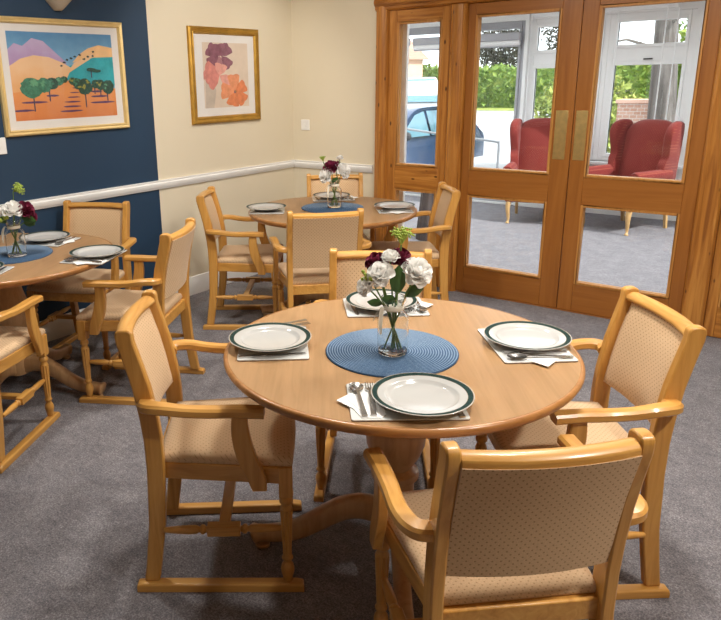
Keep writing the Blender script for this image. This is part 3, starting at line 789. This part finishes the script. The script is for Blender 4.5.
def bloom_mesh(r, layers, seed, openness=1.0):
    q = random.Random(seed); g = G()
    for k in range(layers):
        f = k/(layers-1); n = 3+int(4*f+.5)
        tilt = math.radians(8+62*f*openness); rad = r*.12*(1-f)+r*.10*f
        for j in range(n):
            a = 2*PI*(j+.5*(k % 2))/n+q.uniform(-.2, .2)
            M4 = Matrix.Rotation(a, 4, 'Z') @ Matrix.Translation((0, -rad*.6, -.25*r*f)) @ Matrix.Rotation(tilt+q.uniform(-.1, .1), 4, 'X')
            petal(g, r*(.38+.38*f), r*(1.0+.12*f), r*.30, -.10-.12*f, M4)
    g.blob((0, 0, .1*r), (r*.30, r*.30, r*.55), 10, 8)
    return g
def leaf_mesh(l, w):
    g = G(); vs = []; fs = []; A = 8
    for i in range(A+1):
        v = i/A; wd = w*math.sin(PI*(.04+.94*v))**.8*(1-.25*v)
        for u in (-1, -.5, 0, .5, 1): vs.append((u*wd, .25*wd*abs(u) + .25*l*v*v*.4, l*v))
    for i in range(A):
        for j in range(4): fs.append((i*5+j, i*5+j+1, (i+1)*5+j+1, (i+1)*5+j))
    return g.add(vs, fs)
def umbel_mesh(r, seed, n=34):
    q = random.Random(seed); g = G()
    for k in range(n):
        a = q.uniform(0, 2*PI); t = q.uniform(0, 1)**.6*.72
        d = Vector((math.sin(t)*math.cos(a), math.sin(t)*math.sin(a), math.cos(t))); e = d*r*q.uniform(.75, 1.05)
        g.tube([(0, 0, 0), e*.6+Vector((0, 0, .1*r)), e], [.0009, .0008, .0008], 4)
        for _ in range(4):
            p = e+Vector([q.uniform(-1, 1)*r*.16 for _ in range(3)]); g.blob(p, (r*.065,)*3, 6, 4)
    return g
FW = Vector((-.6139, .7376, 0)).normalized(); RT = Vector((.769, .64, 0)).normalized()
def aim(p, d):
    return Matrix.Translation(p) @ Vector((0, 0, 1)).rotation_difference(Vector(d).normalized()).to_matrix().to_4x4()
FN = [0]
def flower(base, kind, dx, dz, size, dep, labels, cat='flower', leaves=(), face=None, group='flowers', cross=None):
    size = size*(.84 if 'rose' in kind or 'carn' in kind else 1)
    """one stem standing in the vase at base; head at dx to the right, dz up from the vase foot, dep away from the viewer"""
    FN[0] += 1; q = random.Random(100+FN[0])
    head = RT*dx + FW*dep + Vector((0, 0, dz))
    nx = max(-.017, min(.017, dx*.35+q.uniform(-.004, .004))); nd = max(-.014, min(.014, dep*.3+q.uniform(-.006, .006)))
    neck = RT*nx+FW*nd+Vector((0, 0, .132))
    foot = RT*(-nx*1.3+q.uniform(-.006, .006))+FW*(-nd*1.2)+Vector((0, 0, .014))
    t = thing(kind, labels, cat, base, 0, group)
    pts = smoothpath([foot, neck*.5+foot*.5+Vector((0,0,.002)), neck, neck*.55+head*.45+Vector((0, 0, .006)), head], 5)
    obj('stem', G().tube(pts, .0026, 6), 'stem', t, smooth=60)
    d = (head-neck).normalized()
    if face: d = (d*.45+RT*face[0]-FW*face[1]+Vector((0, 0, face[2]))).normalized()
    M4 = aim(head, d)
    def move(g): g.v = [tuple(M4 @ Vector(v)) for v in g.v]; return g
    if kind == 'green_umbel': obj('umbel', move(umbel_mesh(size, FN[0])), 'lime', t, smooth=60)
    elif kind == 'bud_spray':
        g = G()
        for k in range(9):
            p = Vector((q.uniform(-1, 1), q.uniform(-1, 1), q.uniform(-.2, 1)))*size; g.blob(p, (size*.28, size*.28, size*.4), 7, 5); g.tube([(0, 0, -.3*size), p], .001, 4)
        obj('buds', move(g), 'lime', t, smooth=60)
    elif kind == 'leaf_sprig': pass
    else:
        obj('bloom', move(bloom_mesh(size, 5 if size > .025 else 4, FN[0], .95 if size > .03 else .75)), 'petal_red' if 'burgundy' in kind else 'petal_white', t, smooth=70)
        g = G().lathe([(.002, -.30*size), (.30*size, -.22*size), (.42*size, -.05*size), (.2*size, 0)], 10); obj('sepals', move(g), 'stem', t, smooth=60)
    for (f, l, w, side, lift) in leaves:
        p = pts[int(f*(len(pts)-1))]; dv = (RT*side[0]-FW*side[1]+Vector((0, 0, lift))).normalized()
        m2 = aim(p, dv)
        # turn the blade so that its face looks to the viewer
        g = leaf_mesh(l, w); loc = (m2.to_3x3().inverted() @ (-FW)); ang = math.atan2(loc.y, loc.x)
        m2 = m2 @ Matrix.Rotation(ang+PI/2, 4, 'Z')
        g.v = [tuple(m2 @ Vector(v)) for v in g.v]; obj('leaf', g, 'leaf', t, smooth=60)
    return t
v0 = make_vase(); V1 = Vector((2.826, -3.001, ZT+.0066))
v0.scale = (1.10, 1.10, 1.13); v0.location = V1; v0.rotation_euler = (0, 0, AW); tag(v0, 'clear glass bottle vase with a pale ribbon on the large front table', 'vase', 'glass bottle vases')
V2 = Vector((1.170, -1.020, ZT+.0066)); V3 = Vector((.660, -2.995, ZT+.0066))
dup(v0, V2, AW, 'clear glass bottle vase with a pale ribbon on the back corner table')
dup(v0, V3, AW, 'clear glass bottle vase with a pale ribbon on the left table')
F1 = 'flowers in the front vase'
flower(V1, 'green_umbel', .019, .338, .048, .005, 'tall lime green umbel rising above the other front table flowers', group=F1)
flower(V1, 'white_rose', .064, .262, .048, -.02, 'large open white rose at the right of the front bouquet', group=F1, face=(.15, .6, .25), leaves=((.70, .065, .021, (.8, .2), .55),))
flower(V1, 'white_rose', -.046, .260, .042, -.03, 'white rose left of centre in the front bouquet', group=F1, face=(-.2, .6, .3))
flower(V1, 'white_rose', -.084, .218, .034, -.015, 'small half open white rose lowest at the left of the front bouquet', group=F1, face=(-.6, .3, .1), leaves=((.66, .055, .015, (-.85, .5), .25),))
flower(V1, 'white_rose', -.014, .302, .030, -.005, 'white rosebud topmost among the burgundy blooms of the front bouquet', group=F1, face=(0, .2, .7))
flower(V1, 'burgundy_carnation', -.052, .285, .036, .012, 'burgundy bloom at the upper left of the front bouquet', group=F1, face=(-.2, .3, .4))
flower(V1, 'burgundy_carnation', .018, .292, .040, .02, 'burgundy bloom at the upper right of the front bouquet', group=F1, face=(.2, .3, .4))
flower(V1, 'bud_spray', -.078, .248, .020, -.02, 'spray of lime buds left of the white roses in the front bouquet', group=F1)
flower(V1, 'leaf_sprig', .006, .205, .02, -.035, 'sprig with a big dark green leaf in the middle of the front bouquet', group=F1, leaves=((.95, .085, .028, (.02, .12), .9), (.78, .05, .018, (-.75, .4), .35)))
F2 = 'flowers in the back corner vase'
flower(V2, 'burgundy_carnation', -.022, .262, .054, 0, 'burgundy bloom at the top of the back corner bouquet', group=F2, face=(-.1, .4, .5))
flower(V2, 'burgundy_carnation', .018, .270, .036, .02, 'smaller burgundy bloom right of the top one in the back corner bouquet', group=F2, face=(.3, .3, .4))
flower(V2, 'white_rose', -.054, .214, .054, -.02, 'white rose hanging left in the back corner bouquet', group=F2, face=(-.6, .4, .1))
flower(V2, 'white_rose', .054, .242, .056, -.01, 'white rose at the right of the back corner bouquet', group=F2, face=(.5, .4, .2), leaves=((.85, .06, .016, (.9, 0), -.1),))
flower(V2, 'green_umbel', -.072, .300, .032, 0, 'lime green umbel at the upper left of the back corner bouquet', group=F2)
flower(V2, 'white_rose', .036, .318, .026, 0, 'small white bud on a tall stem at the upper right of the back corner bouquet', group=F2)
flower(V2, 'leaf_sprig', -.03, .2, .02, -.03, 'leafy sprig low in the back corner bouquet', group=F2, leaves=((.9, .05, .015, (-.7, .2), .5), (.75, .05, .015, (.6, .3), .5)))
F3 = 'flowers in the left table vase'
flower(V3, 'white_rose', .020, .236, .052, -.03, 'white bloom in the middle of the left table bouquet', group=F3, face=(.1, .3, .7))
flower(V3, 'burgundy_carnation', .066, .232, .048, 0, 'burgundy bloom at the right of the left table bouquet', group=F3, face=(.4, .3, .3), leaves=((.8, .08, .024, (.6, .2), -.15),))
flower(V3, 'burgundy_carnation', .084, .190, .034, .02, 'dark burgundy bud low at the right of the left table bouquet', group=F3, face=(.6, .2, .1), leaves=((.75, .06, .018, (.9, .2), -.1),))
flower(V3, 'green_umbel', .016, .318, .048, .01, 'lime green umbel on the tallest stem of the left table bouquet', group=F3, face=(.8, .2, .1))
flower(V3, 'white_rose', -.045, .222, .038, -.01, 'white rose at the left of the left table bouquet', group=F3, face=(-.5, .4, .2))
flower(V3, 'bud_spray', -.03, .195, .032, -.03, 'spray of lime buds low in the left table bouquet', group=F3, leaves=((.8, .06, .017, (-.7, .3), .4),))
# ------------------------------------------------------------------ sunroom beyond the doors
SILL = .60
g = G().box((.47, YB, 0), (2.32, YB+.2, SILL)).box((XS-.15, YB, -.1), (.47, YB+.2, .02)).box((XS-.15, YB, 2.17), (2.32, YB+.2, 2.62)).box((2.24, YB, SILL), (2.32, YB+.2, 2.17)).box((2.32, YB, 0), (XE+.15, YB+.2, 2.62)).box((XS-.15, YB, SILL), (XS, YB+.2, 2.17))
struct('wall_sunroom_back', g, 'white', label='white low wall under the sunroom windows')
struct('wall_sunroom_left', G().box((XS-.15, .14, 0), (XS, YB, 2.62)), 'white')
struct('wall_sunroom_right', G().box((XE, .14, 0), (XE+.15, YB, 2.62)), 'white')
struct('wall_sunroom_inner', G().box((XS-.15, -.0, 0), (-.16, .14, 2.62)).box((XR+.16, 0, 0), (XE+.15, .14, 2.62)), 'white')
struct('trim_9', G().box((.53, YB-.12, SILL-.03), (2.30, YB+.06, SILL)), 'upvc', bevel=.004, label='white window sill of the sunroom')
struct('baseboard_sunroom', G().box((.53, YB-.016, 0), (XE, YB, .10)), 'white')
struct('trim_10', G().box((.955, .142, .0), (1.005, .172, 2.1)), 'white', label='white door reveal behind the narrow side panel')
g = G().box((XS, 2.95, 2.24), (XE, YB, 2.34))
struct('ceiling_sunroom', g, 'ceil', label='boxed white soffit along the sunroom windows')
# unseen glass roof, added so sun reaches the floor; rafters carry one sheet
g = G().box((XS-.15, .0, 2.62), (XE+.15, YB+.2, 2.626))
struct('window_roof', g, 'pane', label='unseen glass roof added over the sunroom to let the sun in')
for k, x in enumerate((-2.4, -.9, 6.4)):  # added with the roof, set where their shadows miss the visible floor
    struct('trim_%d' % (12+k), G().box((x-.03, .14, 2.54), (x+.03, YB, 2.62)), 'upvc', label='white rafter of the added unseen glass roof')

def upvc_window(n, x0, x1, z0, z1, transom, label, mt='upvc', fr=.055):
    r = bpy.data.objects.new('window_%d' % n, None); C.objects.link(r); r['kind'] = 'structure'; r['label'] = label
    r.location = (x0, YB+.03, 0); ox = x0; w = x1-x0
    def B(nm, a, b, m=mt, bv=.006): return obj(nm, G().box(a, b), m, r, bv)
    B('jamb', (0, 0, z0), (fr, .07, z1)); B('jamb', (w-fr, 0, z0), (w, .07, z1))
    B('frame_head', (fr, 0, z1-fr), (w-fr, .07, z1)); B('frame_sill', (fr, 0, z0), (w-fr, .07, z0+fr))
    spans = [(z0+fr, z1-fr)]
    if transom:
        B('transom', (fr, 0, transom[0]), (w-fr, .07, transom[1])); spans = [(z0+fr, transom[0]), (transom[1], z1-fr)]
    for a, b in spans:
        s = .032; gq = G()
        for q in (((fr, -.012, a), (fr+s, .05, b)), ((w-fr-s, -.012, a), (w-fr, .05, b)), ((fr+s, -.012, a), (w-fr-s, .05, a+s)), ((fr+s, -.012, b-s), (w-fr-s, .05, b))): gq.box(*q)
        obj('sash', gq, mt, r, .004)
        obj('gasket', G().box((fr+s, .018, a+s), (fr+s+.006, .026, b-s)).box((w-fr-s-.006, .018, a+s), (w-fr-s, .026, b-s)), 'dark', r)
        obj('glass_pane', G().box((fr+.01, .028, a+.01), (w-fr-.01, .034, b-.01)), 'pane', r, smooth=0)
    if transom: obj('window_handle', G().box((w*.45, -.03, transom[0]+.02), (w*.45+.09, -.012, transom[0]+.035)), 'dark', r, .003)
    return r
upvc_window(3, XS, -2.0, .02, 2.17, None, 'sunroom window furthest left, seen through the narrow side panel')
upvc_window(4, -2.0, .47, .02, 2.17, None, 'wide full-height sunroom glazing left of the white post, beyond it the blue car', 'grey_and_shade')  # white frame with its shade painted in as grey
upvc_window(5, .52, 1.40, SILL, 2.17, (1.66, 1.80), 'sunroom window with a transom right of the white post')
upvc_window(6, 1.40, 2.24, SILL, 2.17, (1.67, 1.82), 'sunroom window with a transom behind the right-hand red armchair')
struct('trim_20', G().box((.472, YB-.03, 0), (.518, YB+.10, 2.24)), 'upvc', bevel=.006, label='white post between the sunroom windows')
# rolled-up blinds and cords
def blind(x0, x1, label):
    t = thing('roller_blind', label, 'blind', ((x0+x1)/2, YB-.06, 1.88), 0, 'rolled-up window blinds'); w = (x1-x0)/2
    obj('cassette', G().box((-w, -.035, .07), (w, .05, .16)), 'grey_and_shade', t, .012)
    obj('blind_roll', G().prism([(.0+.032*math.cos(2*PI*k/16), .045+.032*math.sin(2*PI*k/16)) for k in range(16)], 'x', -w+.01, w-.01), 'upvc', t, smooth=40)
    obj('bottom_bar', G().box((-w+.01, -.012, 0), (w-.01, .012, .018)), 'grey_and_shade', t, .003)
blind(XS+.05, -1.05, 'grey rolled-up blind at the top of the window seen through the narrow side panel')
blind(-.98, .44, 'grey rolled-up blind left of the white post')
for x, lab in ((.555, 'thin white cord just right of the white post'), (1.50, 'thin white cord left in the window behind the right-hand red armchair'), (1.97, 'thin white cord in the middle right of the window behind the right-hand red armchair'), (2.08, 'thin white cord furthest right in the window behind the right-hand red armchair'), (.90, 'thin white cord in the window behind the left-hand red armchair')):
    o = obj('blind_cord', G().tube([(0, 0, 0), (0, 0, 1.50)], .0065, 6), 'upvc', smooth=60); o.location = (x, YB-.05, .74); tag(o, lab, 'cord', 'white blind cords')
tk = obj('curtain_track', G().box((-.75, -.03, 0), (.75, .02, .05)), 'upvc', bevel=.006); tk.location = (1.32, YB-.02, 2.19); tag(tk, 'white curtain track along the top of the sunroom windows', 'curtain track')

# red wing armchairs (local: sitter faces -y)
def wing_chair(loc, rz, label):
    t = thing('wing_armchair', label, 'armchair', loc, rz, 'red wing armchairs'); m = 'fab_red'; t.scale = (.93, .95, 1)
    obj('apron', G().box((-.33, -.36, .24), (.33, .34, .36)), m, t, .02)
    g = G()
    rings = []
    for z, ins in ((.36, .01), (.38, 0), (.44, 0), (.475, .012), (.49, .05)):
        w, y0, y1 = .255-ins, -.385+ins, .20-ins
        rings.append([(w, y0+.03, z), (w, y1, z), (-w, y1, z), (-w, y0+.03, z), (-w+.04, y0, z), (w-.04, y0, z)])
    obj('seat_cushion', g.loft(rings), m, t, .012)
    # back: raked, with rounded crest
    g = G(); rings = []
    n = 15
    for k in range(n):
        x = -.29+.58*k/(n-1); e = (x/.29); top = 1.095-.075*abs(e)**3.2; puff = .035*(1-e*e)
        rings.append([(x, .16-puff, .44), (x, .20-puff*1.3, .70), (x, .245-puff, .95), (x, .265-puff*.6, top-.05), (x, .30, top-.008), (x, .335, top), (x, .375, top-.03), (x, .37, .90), (x, .34, .44)])
    obj('backrest', g.loft(rings), m, t, smooth=50)
    for s in (-1, 1):
        # wing: tall ear at the side of the back, sweeping down on to the arm
        poly = smoothpath([(.30, .50, 0), (.33, .80, 0), (.345, 1.03, 0), (.30, 1.085, 0), (.20, 1.085, 0), (.115, 1.04, 0), (.085, .95, 0), (.10, .84, 0), (.11, .74, 0), (.07, .66, 0), (.06, .50, 0)], 4)
        P2 = [(q[0], q[1]) for q in poly]
        g = G(); rr = []
        cyy = sum(q[0] for q in P2)/len(P2); czz = sum(q[1] for q in P2)/len(P2)
        for x, sc in ((.262, .90), (.270, .97), (.285, 1.0), (.325, 1.0), (.342, .97), (.350, .90)):
            rr.append([(s*(x+.05*max(0, (z-.62)/.5)*(1-(y-.06)/.3)), cyy+(y-cyy)*sc, czz+(z-czz)*sc) for y, z in P2])
        obj('wing', g.loft(rr), m, t, smooth=50)
        g = G()
        arm = [(.262+.0, .36), (.345, .36), (.36, .50)] + [(.322+.058*math.cos(a), .575+.055*math.sin(a)) for a in [PI*k/10-.35 for k in range(12)]] + [(.262, .50)]
        pr = [[(s*x, y, z) for x, z in arm] for y in (-.34, -.33, .20)]
        pr[0] = [(s*(.31+(x*s*s-.31)*.9), -.345, .48+(z-.48)*.93) for x, z in arm]
        obj('arm', g.loft(pr), m, t, smooth=45)
        g = G(); pts = [(0, 0, .26), (.004, -.012, .22), (.006, -.018, .17), (0, -.006, .10), (-.004, .002, .05), (0, -.006, .018), (0, -.012, 0)]
        pts = smoothpath([(s*.285+s*a, -.315+b, c) for a, b, c in pts], 4); n = len(pts)
        rad = [.036-.022*min(1, (i/(n-1))/.72)+(.008 if i > n-5 else 0) for i in range(n)]
        obj('front_leg', g.tube(pts, rad, 12), 'cabriole', t, smooth=60)
        obj('rear_leg', G().loft([[(s*.27+a*.020, .30+b*.020, .25) for a, b in ((-1,-1),(1,-1),(1,1),(-1,1))], [(s*.27+a*.016, .34+b*.016, 0) for a, b in ((-1,-1),(1,-1),(1,1),(-1,1))]]), 'cabriole', t, .003)
    return t
wing_chair((1.940, 3.068, 0), math.radians(WR2), 'red wing armchair seen through the right door leaf')
wing_chair((1.035, 3.00, 0), math.radians(WR1), 'red wing armchair seen through the left door leaf')
# slender dark draped stand
t = thing('draped_stand', 'narrow dark taupe draped stand behind the narrow pine side panel', 'stand', (.53, 1.46, 0))
rings = []
for z, r_ in ((0, .120), (.01, .121), (.20, .105), (.45, .082), (.62, .078), (.66, .080)):
    rings.append([((r_+.004*math.sin(9*a))*math.cos(a), (r_+.004*math.sin(9*a))*math.sin(a), z) for a in [2*PI*k/54 for k in range(54)]])
obj('drape', G().loft(rings), 'taupe', t, smooth=60); obj('stand_top', G().lathe([(0, .66), (.084, .66), (.086, .665), (.084, .675), (0, .675)], 40), 'oak_x', t, smooth=40)

# ------------------------------------------------------------------ outdoors
GZ = -.45
struct('ground', G().box((-90, YB+.2, GZ-.2), (60, 90, GZ)), 'asphalt', label='pale sunlit car park and road outside')
struct('ground_verge', G().box((-90, 36.5, GZ), (60, 90, GZ+.04)), 'bush', label='grass verge before the hedge')
def leaves(n, fn, size, seed, up=0):
    q = random.Random(seed); g = G()
    for _ in range(n):
        p = Vector(fn(q)); d = Vector((q.gauss(0, 1), q.gauss(0, 1), q.gauss(0, 1)+up)).normalized(); a = d.orthogonal().normalized(); b = d.cross(a)
        th = q.uniform(0, PI); a, b = a*math.cos(th)+b*math.sin(th), b*math.cos(th)-a*math.sin(th); s_ = size*q.uniform(.6, 1.3)
        g.add([p-a*s_, p-b*s_*.5+d*s_*.1, p+a*s_, p+b*s_*.5+d*s_*.1], [(0, 1, 2, 3)])
    return g
HC = Vector((-24, 40, GZ))
def hedgepts(q):
    x = q.uniform(-72, 10); top = 2.30+.26*math.sin(x*.9)+.18*math.sin(x*2.3)
    return Vector((x, 40+q.uniform(-1.0, 1.2), GZ+q.uniform(0, 1)**.8*(top-GZ)))-HC
t = thing('hedge', 'clipped green hedge across the road outside', 'hedge', HC)
obj('foliage', leaves(15000, hedgepts, .23, 5), 'hedge', t, smooth=0)
obj('branches', G().box((-48, -.1, 0), (34, 1.0, 2.5)), 'hedge', t)
def tree(loc, label, h, crown, n, size, mat, trunk_r, lean=(0, 0), seed=1, tw=0):
    t = thing('tree', label, 'tree', loc); q = random.Random(seed)
    pts = smoothpath([(0, 0, 0), (lean[0]*.3, lean[1]*.3, h*.35), (lean[0]*.7, lean[1]*.7, h*.7), (lean[0], lean[1], h)], 5); k = len(pts)
    obj('trunk', G().tube(pts, [trunk_r*(1.25-.75*i/(k-1)) for i in range(k)], 14), 'bark', t, smooth=60)
    g = G()
    for _ in range(tw):
        a = q.uniform(0, 2*PI); z = h*q.uniform(.5, 1); c = Vector((math.cos(a)*crown[0]*.9, math.sin(a)*crown[1]*.9, z+q.uniform(-.2, .8)*crown[2]))
        s0 = Vector((lean[0]*z/h, lean[1]*z/h, z)); g.tube([s0, (s0+c)/2+Vector((0, 0, .15)), c], [.035, .02, .008], 5)
    if tw: obj('branches', g, 'bark', t, smooth=60)
    def fn(q):
        d = Vector((q.gauss(0, 1), q.gauss(0, 1), q.gauss(0, 1))).normalized()*q.uniform(.25, 1)**.6
        return (lean[0]+d.x*crown[0], lean[1]+d.y*crown[1], crown[3]+d.z*crown[2])
    obj('foliage', leaves(n, fn, size, seed), mat, t, smooth=0)
    return t
tree((-17.9, 45.0, GZ), 'sparse dark-leaved tree rising behind the hedge', 3.6, (2.2, 1.8, 1.5, 3.9), 2300, .15, 'darktree', .16, (.3, 0), 11, 14)
tree((-13.6, 46.5, GZ), 'bare dark tree behind the hedge in the window right of the white post', 5.0, (1.7, 1.5, 1.7, 4.9), 900, .15, 'darktree', .14, (-.3, 0), 12, 14)
tree((1.16, 8.0, GZ), 'thick grey tree trunk close outside the right-hand sunroom window', 4.6, (1.6, 1.2, .8, 5.0), 900, .10, 'bush', .20, (-.28, .1), 13, 8)
tree((-.9, 10.6, GZ), 'yellow-green bush outside the window behind the right-hand red armchair', 1.4, (1.1, .85, 1.1, 1.1), 3400, .075, 'bush', .06, (0, 0), 14, 6)
tree((.75, 12.3, GZ), 'taller green bush beside the brick pier outside', 2.0, (.9, .7, 1.4, 1.8), 2600, .075, 'hedge', .06, (0, 0), 15, 6)
t = thing('brick_pier', 'low brick pier outside the right-hand sunroom window', 'brick pier', (.62, 8.4, GZ))
obj('brickwork', G().box((-.26, -.2, 0), (.26, .2, 1.52)), 'brick', t); obj('coping', G().box((-.29, -.23, 1.52), (.29, .23, 1.58)), 'brickpeach', t, .01)
t = thing('building', 'long low peach building far beyond the car park', 'building', (-25.0, 32, GZ))
obj('wall', G().box((-9, 0, 0), (5, 6, 3.1)), 'brickpeach', t); obj('roof', G().prism([(-.4, 3.1), (6.4, 3.1), (3, 4.6)], 'x', -9.3, 5.3), 'brick', t)
for k in range(4): obj('window', G().box((-7.5+3*k, -.04, 1.2), (-6.2+3*k, .02, 2.3)), 'carglass', t)
# handrail by the window
t = thing('handrail', 'dark tubular handrail hoop outside, in front of the blue car', 'handrail', (-1.4, 5.2, GZ))
pts = smoothpath([(-1.2, 0, 1.3), (0, 0, 1.175), (.93, 0, 1.09), (.985, 0, 1.075), (1.005, 0, 1.04), (1.005, 0, .8), (1.005, 0, 0)], 5)
obj('rail', G().tube(pts, .018, 10), 'rail', t, smooth=60)
obj('post', G().tube([(-1.2, 0, 1.3), (-1.2, 0, 0)], .018, 10), 'rail', t, smooth=60)

def car(loc, rz, label, paint, h=1.45, van=False, L_=4.2, W_=1.76):
    """local: nose towards +x"""
    t = thing('car', label, 'car', loc, rz, None)
    k = h/1.45; hl = L_/2
    if van: side = [(-hl, .35), (-hl, 1.0), (-hl+.06, 1.85), (-hl+.2, 1.95), (hl-1.7, 1.95), (hl-.85, 1.15), (hl-.15, .98), (hl, .75), (hl, .32)]
    else: side = [(-hl, .38), (-hl+.02, .80), (-hl+.18, .96), (-hl+.55, 1.34), (-hl+.95, 1.44), (-.2, 1.46), (.30, 1.38), (1.05, .98), (hl-.55, .86), (hl-.12, .70), (hl, .52), (hl-.02, .30)]
    sm = smoothpath([(a, b, 0) for a, b in side], 4); side2 = [(q[0], q[1]*k) for q in sm]
    def wd(z):
        z = z/k; base = W_/2
        return base*(.93 if z < .35 else 1.0) - max(0, z-.88)*.36
    rings = []
    for f in (-1, -.96, -.6, 0, .6, .96, 1):
        rings.append([(x, (wd(z))*f, z if abs(f) < .99 else z-.015) for x, z in side2])
    g = G().loft(rings); obj('body', g, paint, t, smooth=35)
    # side windows follow the tumblehome
    if van: wins = [[(hl-1.62, 1.22), (hl-1.0, 1.22), (hl-1.62, 1.78)], [(hl-2.6, 1.22), (hl-1.72, 1.22), (hl-1.72, 1.78), (hl-2.6, 1.78)]]
    else: wins = [[(-.05, .93), (.92, .93), (.28, 1.32), (-.05, 1.38)], [(-1.0, .93), (-.13, .93), (-.13, 1.38), (-.95, 1.38)], [(-1.55, .98), (-1.08, .93), (-1.03, 1.36), (-1.3, 1.28)]]
    for s in (-1, 1):
        for w in wins:
            obj('side_window', G().add([(x, s*(wd(z*k)+.006), z*k) for x, z in w], [tuple(range(len(w)))]), 'carglass', t, smooth=0)
        m_ = (hl-1.15, 1.2) if van else (.86, .97)
        obj('wing_mirror', G().blob((m_[0], s*(wd(m_[1]*k)+.11), m_[1]*k), (.07, .11, .085), 12, 8), 'dark' if not van else paint, t, smooth=60)
        for x in (-hl+.78, hl-.82):
            tyre = G().lathe([(.19, -.10), (.30, -.105), (.325, -.08), (.325, .08), (.30, .105), (.19, .10)], 28, (x, s*(W_/2-.10), .325), axis='y')
            wo = obj('wheel', tyre, 'dark', t, smooth=50)
            obj('hub', G().lathe([(0, -.085), (.19, -.09), (.19, .09), (0, .085)], 20, (x, s*(W_/2-.10), .325), axis='y'), 'alloy', wo, smooth=50)
        obj('tail_lamp', G().box((-hl-.012, s*.62-.12, .78*k), (-hl+.09, s*.62+.12, .98*k)), 'redlamp', t, .02)
    if van: ws = [(hl-1.68, 1.90), (hl-.90, 1.20)]
    else: ws = [(.32, 1.365), (1.0, 1.005)]
    (xa, za), (xb, zb) = ws; n_ = Vector((za-zb, 0, xb-xa)).normalized()*(.07 if van else .02)
    obj('windscreen', G().add([Vector((xa, -wd(za*k)+.10, za*k))+n_, Vector((xa, wd(za*k)-.10, za*k))+n_, Vector((xb, wd(zb*k)-.08, zb*k))+n_, Vector((xb, -wd(zb*k)+.08, zb*k))+n_], [(0, 1, 2, 3)]), 'carglass', t, smooth=0)
    return t
ca = math.radians(265); u = Vector((math.cos(ca), math.sin(ca), 0))
car((-3.55+u.x*2.1, 9.8+u.y*2.1, GZ), ca, 'blue hatchback parked just outside the sunroom', 'carpaint')
car((-8.5, 17.2, GZ), math.radians(300), 'white van parked beyond the blue hatchback', 'vanpaint', van=True, L_=4.9, W_=1.9)

# ------------------------------------------------------------------ light
w = bpy.data.worlds.new('World'); bpy.context.scene.world = w; w.use_nodes = True
nt = w.node_tree
for n_ in list(nt.nodes): nt.nodes.remove(n_)
out = nt.nodes.new('ShaderNodeOutputWorld'); bg = nt.nodes.new('ShaderNodeBackground')
bg.inputs[0].default_value = (.93, .97, 1, 1); bg.inputs[1].default_value = SKY
nt.links.new(bg.outputs[0], out.inputs[0])
def light(name, typ, loc, energy, color, size=.3, rot=None, spot=None):
    l = bpy.data.lights.new(name, typ); l.energy = energy; l.color = color
    if typ == 'AREA': l.shape = 'DISK'; l.size = size
    if typ == 'SPOT': l.shadow_soft_size = size; l.spot_size = spot; l.spot_blend = .6
    if typ == 'POINT': l.shadow_soft_size = size
    o = bpy.data.objects.new(name, l); C.objects.link(o); o.location = loc
    if rot: o.rotation_euler = rot
    return o
s = light('sun', 'SUN', (5, 0, 8), SUN, (1, .965, .93)); s.data.angle = math.radians(.8)
d = Vector((-.8, .14, -.78)); s.rotation_euler = Vector((0, 0, -1)).rotation_difference(d).to_euler()
WARM = (1, .945, .86)
for x, y, e in LAMPS:
    light('ceiling_lamp', 'AREA', (x, y, H-.02), e, WARM, LSIZE)

def washer(loc, tgt, e, ang):
    return light('wall_washer', 'SPOT', loc, e, WARM, .07, Vector((0, 0, -1)).rotation_difference(Vector(tgt)-Vector(loc)).to_euler(), math.radians(ang))
for a_ in WASH: washer(*a_)
# ------------------------------------------------------------------ camera
cam = bpy.data.cameras.new('camera'); co = bpy.data.objects.new('camera', cam); C.objects.link(co)
f_, px_, py_, yaw, pit, rol = 705.3, 289.457, 286.69, -.6941, .2850, -.0212
cyw, syw, cp, sp = math.cos(yaw), math.sin(yaw), math.cos(pit), math.sin(pit)
fw = Vector((syw*cp, cyw*cp, -sp)); rt = Vector((cyw, -syw, 0)); up = rt.cross(fw)
c_, s_ = math.cos(rol), math.sin(rol)
rx = c_*rt+s_*up; ry = -s_*rt+c_*up
co.matrix_world = Matrix(((rx.x, ry.x, -fw.x, 3.8806), (rx.y, ry.y, -fw.y, -4.7576), (rx.z, ry.z, -fw.z, 1.5582), (0, 0, 0, 1)))
cam.sensor_width = 36; cam.sensor_fit = 'HORIZONTAL'; cam.lens = f_*36/721
cam.shift_x = (360.5-px_)/721; cam.shift_y = -(310-py_)/721; cam.clip_start = .05; cam.clip_end = 200
sc = bpy.context.scene; sc.camera = co
sc.view_settings.view_transform = 'Standard'; sc.view_settings.look = 'None'; sc.view_settings.gamma = 1; sc.view_settings.exposure = EXPO
sc.view_settings.use_curve_mapping = False
sc.cycles.transparent_max_bounces = 24; sc.cycles.max_bounces = 10; sc.cycles.diffuse_bounces = 5; sc.cycles.transmission_bounces = 12
